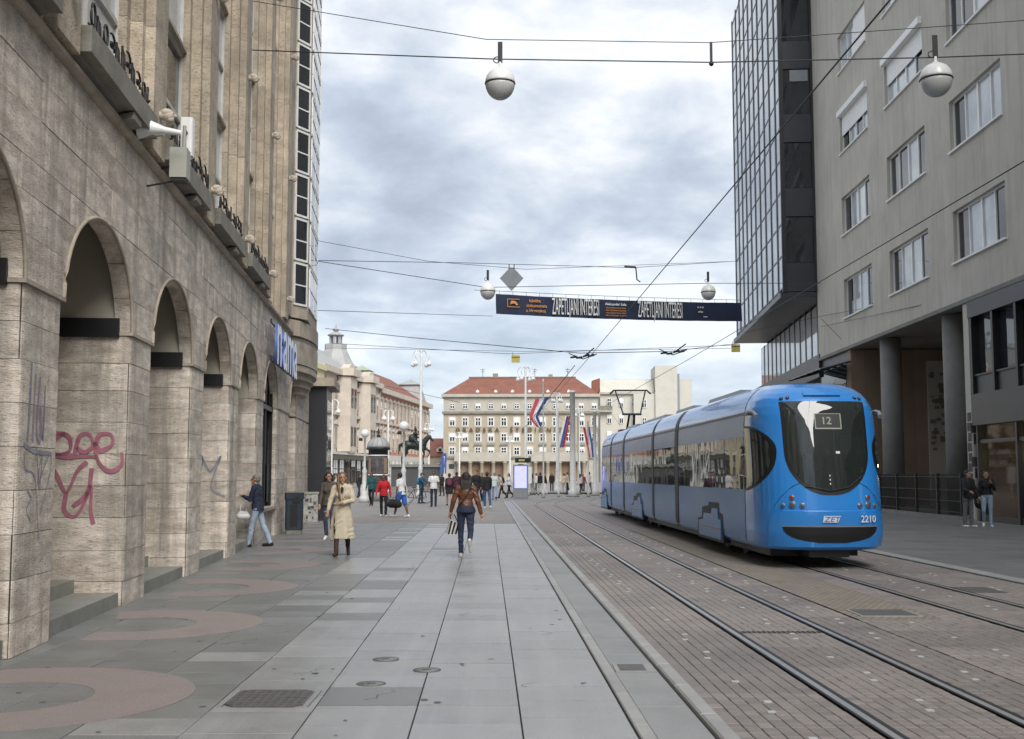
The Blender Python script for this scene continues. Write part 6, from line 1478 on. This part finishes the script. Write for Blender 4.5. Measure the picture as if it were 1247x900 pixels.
for a, b in (((-.52, 0, .34), (-.05, 0, .30)), ((-.05, 0, .30), (-.16, 0, .80)), ((-.16, 0, .80), (-.52, 0, .34)), ((-.05, 0, .30), (.36, 0, .78)), ((-.16, 0, .74), (.36, 0, .80)), ((.36, 0, .86), (.52, 0, .34))): fm.tube([a, b], .018, 6)
fm.build('frame', M['bin'], bc); MB().tube([(.33, 0, .85), (.31, 0, .98), (.33, -.26, 1.0)], .014, 5).tube([(.31, 0, .98), (.33, .26, 1.0)], .014, 5).build('handlebar', M['black'], bc)
MB().ball((-.17, 0, .88), (.13, .06, .04), 8).build('saddle', M['black'], bc)
# -- two people by the shop
x, y = G(1180, 642); person('person in dark top and grey cargo trousers standing by the pier with pasted notices', x, y, 200, 1.76, top=(.022, .024, .03), bottom=(.15, .15, .15), shoe=WHT, hair='black', legs=((2, 2), (-2, 4)), near=True, arms=((8, 8, 30), (20, 6, 60)), hem=.86)
x, y = G(1203, 642); person('person in black top and pale blue jeans leaning against the shop glass on one leg', x, y, 160, 1.74, top=BLK, bottom=(.30, .40, .52), shoe=WHT, hair='dark', legs=((3, 2), (14, 50)), near=True, fem=True, arms=({'e': (-.22, .05, 1.14), 'h': (-.14, .2, 1.32)}, (4, 12, 10)), hem=.98, hs='short')
x, y = G(1196, 640); t = empty('dark_bag', (x, y+.15, .0), 0, 'black rucksack hanging between the two people by the shop', 'bag'); grow('bag_body', [('e', (0, 0, .95), (.2, .14, .28), 0), ('e', (0, 0, .72), (.17, .12, .2), 0)], [cloth(BLK)], t, .02, 3); MB().tube([(-.1, 0, 1.2), (0, 0, 1.38), (.1, 0, 1.2)], .015, 5).build('strap', cloth(BLK), t)
# -- people waiting at the far stop
far = [(648, 603, 'person in grey waiting left of the thin flagpoles', (.2, .2, .2), (.25, .25, .26)), (653, 601, 'person in a white jacket waiting under the highest flag', WHT, GREY), (658, 603, 'person in black with pale trousers by the foot of the first flagpole', BLK, (.5, .5, .48)),
       (664, 602, 'person in black jacket and white trousers right of the first flagpole', BLK, WHT), (687, 601, 'person in a pale pink coat between the flags', (.55, .42, .35), (.4, .36, .32)), (691, 602, 'person in beige left of the thick white mast', (.5, .42, .3), BLK),
       (706, 602, 'person in a white top just right of the thick white mast', (.65, .6, .6), BLK), (710, 601, 'person in dark red behind the right hand flag', (.2, .06, .06), BLK), (718, 602, 'person in a pale pink top left of the mast by the tram', (.6, .5, .5), GREY), (672, 599, 'person in dark clothes farther back under the flags', BLK, BLK),
       (437, 606, 'person in dark clothes far left beside the globe lamp', BLK, NAVY), (473, 604, 'person in white far behind the red jacket', (.6, .58, .55), NAVY), (410, 612, 'person in pale top just behind the trench coat', (.45, .42, .4), BLK), (538, 604, 'person in dark coat far off below the blue flag', BLK, BLK), (567, 603, 'person in grey far off before the bank porch', GREY, BLK)]
for i, (px_, py_, lb_, tp, bt) in enumerate(far):
    x, y = G(px_, py_); person(lb_, x, y, rng.uniform(0, 360), rng.uniform(1.62, 1.8), top=tp, bottom=bt, hair=('dark', 'brown', 'black', 'grey')[i % 4], hs='long' if i % 3 == 0 else 'short', fem=i % 2 == 0, legs=((rng.uniform(0, 15), 5), (-rng.uniform(0, 12), 8)))
# ================================================================== rider statue
sx_, _, _ = AD(505, 570, 105)
ped = empty('statue_pedestal', (sx_, 105, 0), R(-6), 'dark grey stone block pedestal under the bronze rider', 'pedestal')
MB().box(-2.4, 2.6, -1.0, 1.0, 0, .5).build('plinth', M['conc'], ped); MB().box(-2.0, 2.2, -.8, .8, .503, 2.25).build('block', M['asph'], ped); MB().box(-2.15, 2.35, -.95, .95, 2.253, 2.5).build('cap', M['conc'], ped)
stt = empty('rider_statue', (sx_+.05, 105, 2.5), R(-6), 'bronze statue of a rider with raised arm on a striding horse', 'statue')
hp_ = [('e', (-.75, 0, 1.75), (.55, .38, .44), 0), ('e', (.0, 0, 1.72), (.7, .36, .40), 0), ('e', (.62, 0, 1.80), (.42, .34, .46), 0),
       ('c', (.75, 0, 1.95), (1.18, 0, 2.45), .30, .20, 0), ('c', (1.18, 0, 2.45), (1.30, 0, 2.55), .19, .16, 0), ('c', (1.28, 0, 2.52), (1.62, 0, 2.14), .16, .09, 0), ('c', (1.15, .08, 2.65), (1.17, .1, 2.78), .04, .02, 0), ('c', (1.15, -.08, 2.65), (1.17, -.1, 2.78), .04, .02, 0),
       ('c', (1.0, 0, 2.5), (.62, 0, 2.08), .10, .10, 0),
       ('c', (-1.15, 0, 1.95), (-1.45, 0, 1.75), .10, .12, 0), ('c', (-1.45, 0, 1.75), (-1.55, 0, .95), .14, .05, 0),
       ('c', (.7, -.18, 1.5), (.85, -.18, 1.0), .17, .10, 0), ('c', (.85, -.18, 1.0), (.74, -.18, .5), .09, .06, 0), ('c', (.74, -.18, .5), (.78, -.18, .06), .06, .075, 0),
       ('c', (.75, .18, 1.5), (1.25, .18, 1.25), .17, .09, 0), ('c', (1.25, .18, 1.25), (1.22, .18, .85), .08, .055, 0), ('c', (1.22, .18, .85), (1.12, .18, .72), .055, .07, 0),
       ('c', (-.9, -.2, 1.55), (-.72, -.2, 1.05), .24, .12, 0), ('c', (-.72, -.2, 1.05), (-1.0, -.2, .62), .10, .07, 0), ('c', (-1.0, -.2, .62), (-.92, -.2, .06), .06, .075, 0),
       ('c', (-.9, .2, 1.55), (-.95, .2, 1.02), .24, .12, 0), ('c', (-.95, .2, 1.02), (-1.3, .2, .66), .10, .07, 0), ('c', (-1.3, .2, .66), (-1.28, .2, .06), .06, .075, 0)]
grow('horse', hp_, [M['bronze']], stt, .05, 2)
rp_ = [('e', (-.05, 0, 2.2), (.24, .26, .2), 0), ('c', (-.05, 0, 2.25), (-.02, 0, 2.75), .22, .24, 0), ('c', (-.02, 0, 2.85), (0, 0, 3.02), .09, .09, 0), ('e', (.02, 0, 3.12), (.13, .11, .15), 0), ('c', (0, 0, 3.22), (-.02, 0, 3.36), .13, .10, 0), ('c', (-.02, .1, 3.3), (-.12, .1, 3.6), .03, .02, 0),
       ('c', (0, -.24, 2.78), (.35, -.3, 2.72), .09, .07, 0), ('c', (.35, -.3, 2.72), (.72, -.3, 3.0), .07, .05, 0), ('c', (.72, -.3, 3.0), (1.3, -.3, 3.38), .03, .012, 0), ('c', (0, .24, 2.78), (.1, .3, 2.45), .09, .07, 0), ('c', (.1, .3, 2.45), (.4, .15, 2.4), .07, .05, 0)]
for sd in (-1, 1): rp_ += [('c', (-.05, sd*.2, 2.2), (.3, sd*.42, 1.85), .15, .11, 0), ('c', (.3, sd*.42, 1.85), (.12, sd*.44, 1.35), .10, .07, 0), ('c', (.12, sd*.44, 1.32), (.3, sd*.44, 1.28), .07, .05, 0)]
rp_ += [('e', (-.35, 0, 2.35), (.3, .3, .42), 0)]
grow('rider', rp_, [M['bronze']], stt, .04, 2)

# ================================================================== turn texts and remeshed figures into plain meshes
bpy.context.view_layer.update()
dg = bpy.context.evaluated_depsgraph_get()
for o, mats, fn in LATE:
    me = bpy.data.meshes.new_from_object(o.evaluated_get(dg))
    if fn is None:
        n = bpy.data.objects.new(o.name, me); nm = o.name
        COL.objects.link(n); n.parent = o.parent; n.location = o.location; n.rotation_euler = o.rotation_euler; n.scale = o.scale
        ms = mats if isinstance(mats, (list, tuple)) else [mats]
        me.materials.clear()
        for m in ms: me.materials.append(m)
        if len(ms) > 1:
            for p in me.polygons: p.material_index = 0 if p.normal.z > .9 else 1
        bpy.data.objects.remove(o); n.name = nm
    else:
        o.modifiers.clear(); o.data = me; fn(o, me)
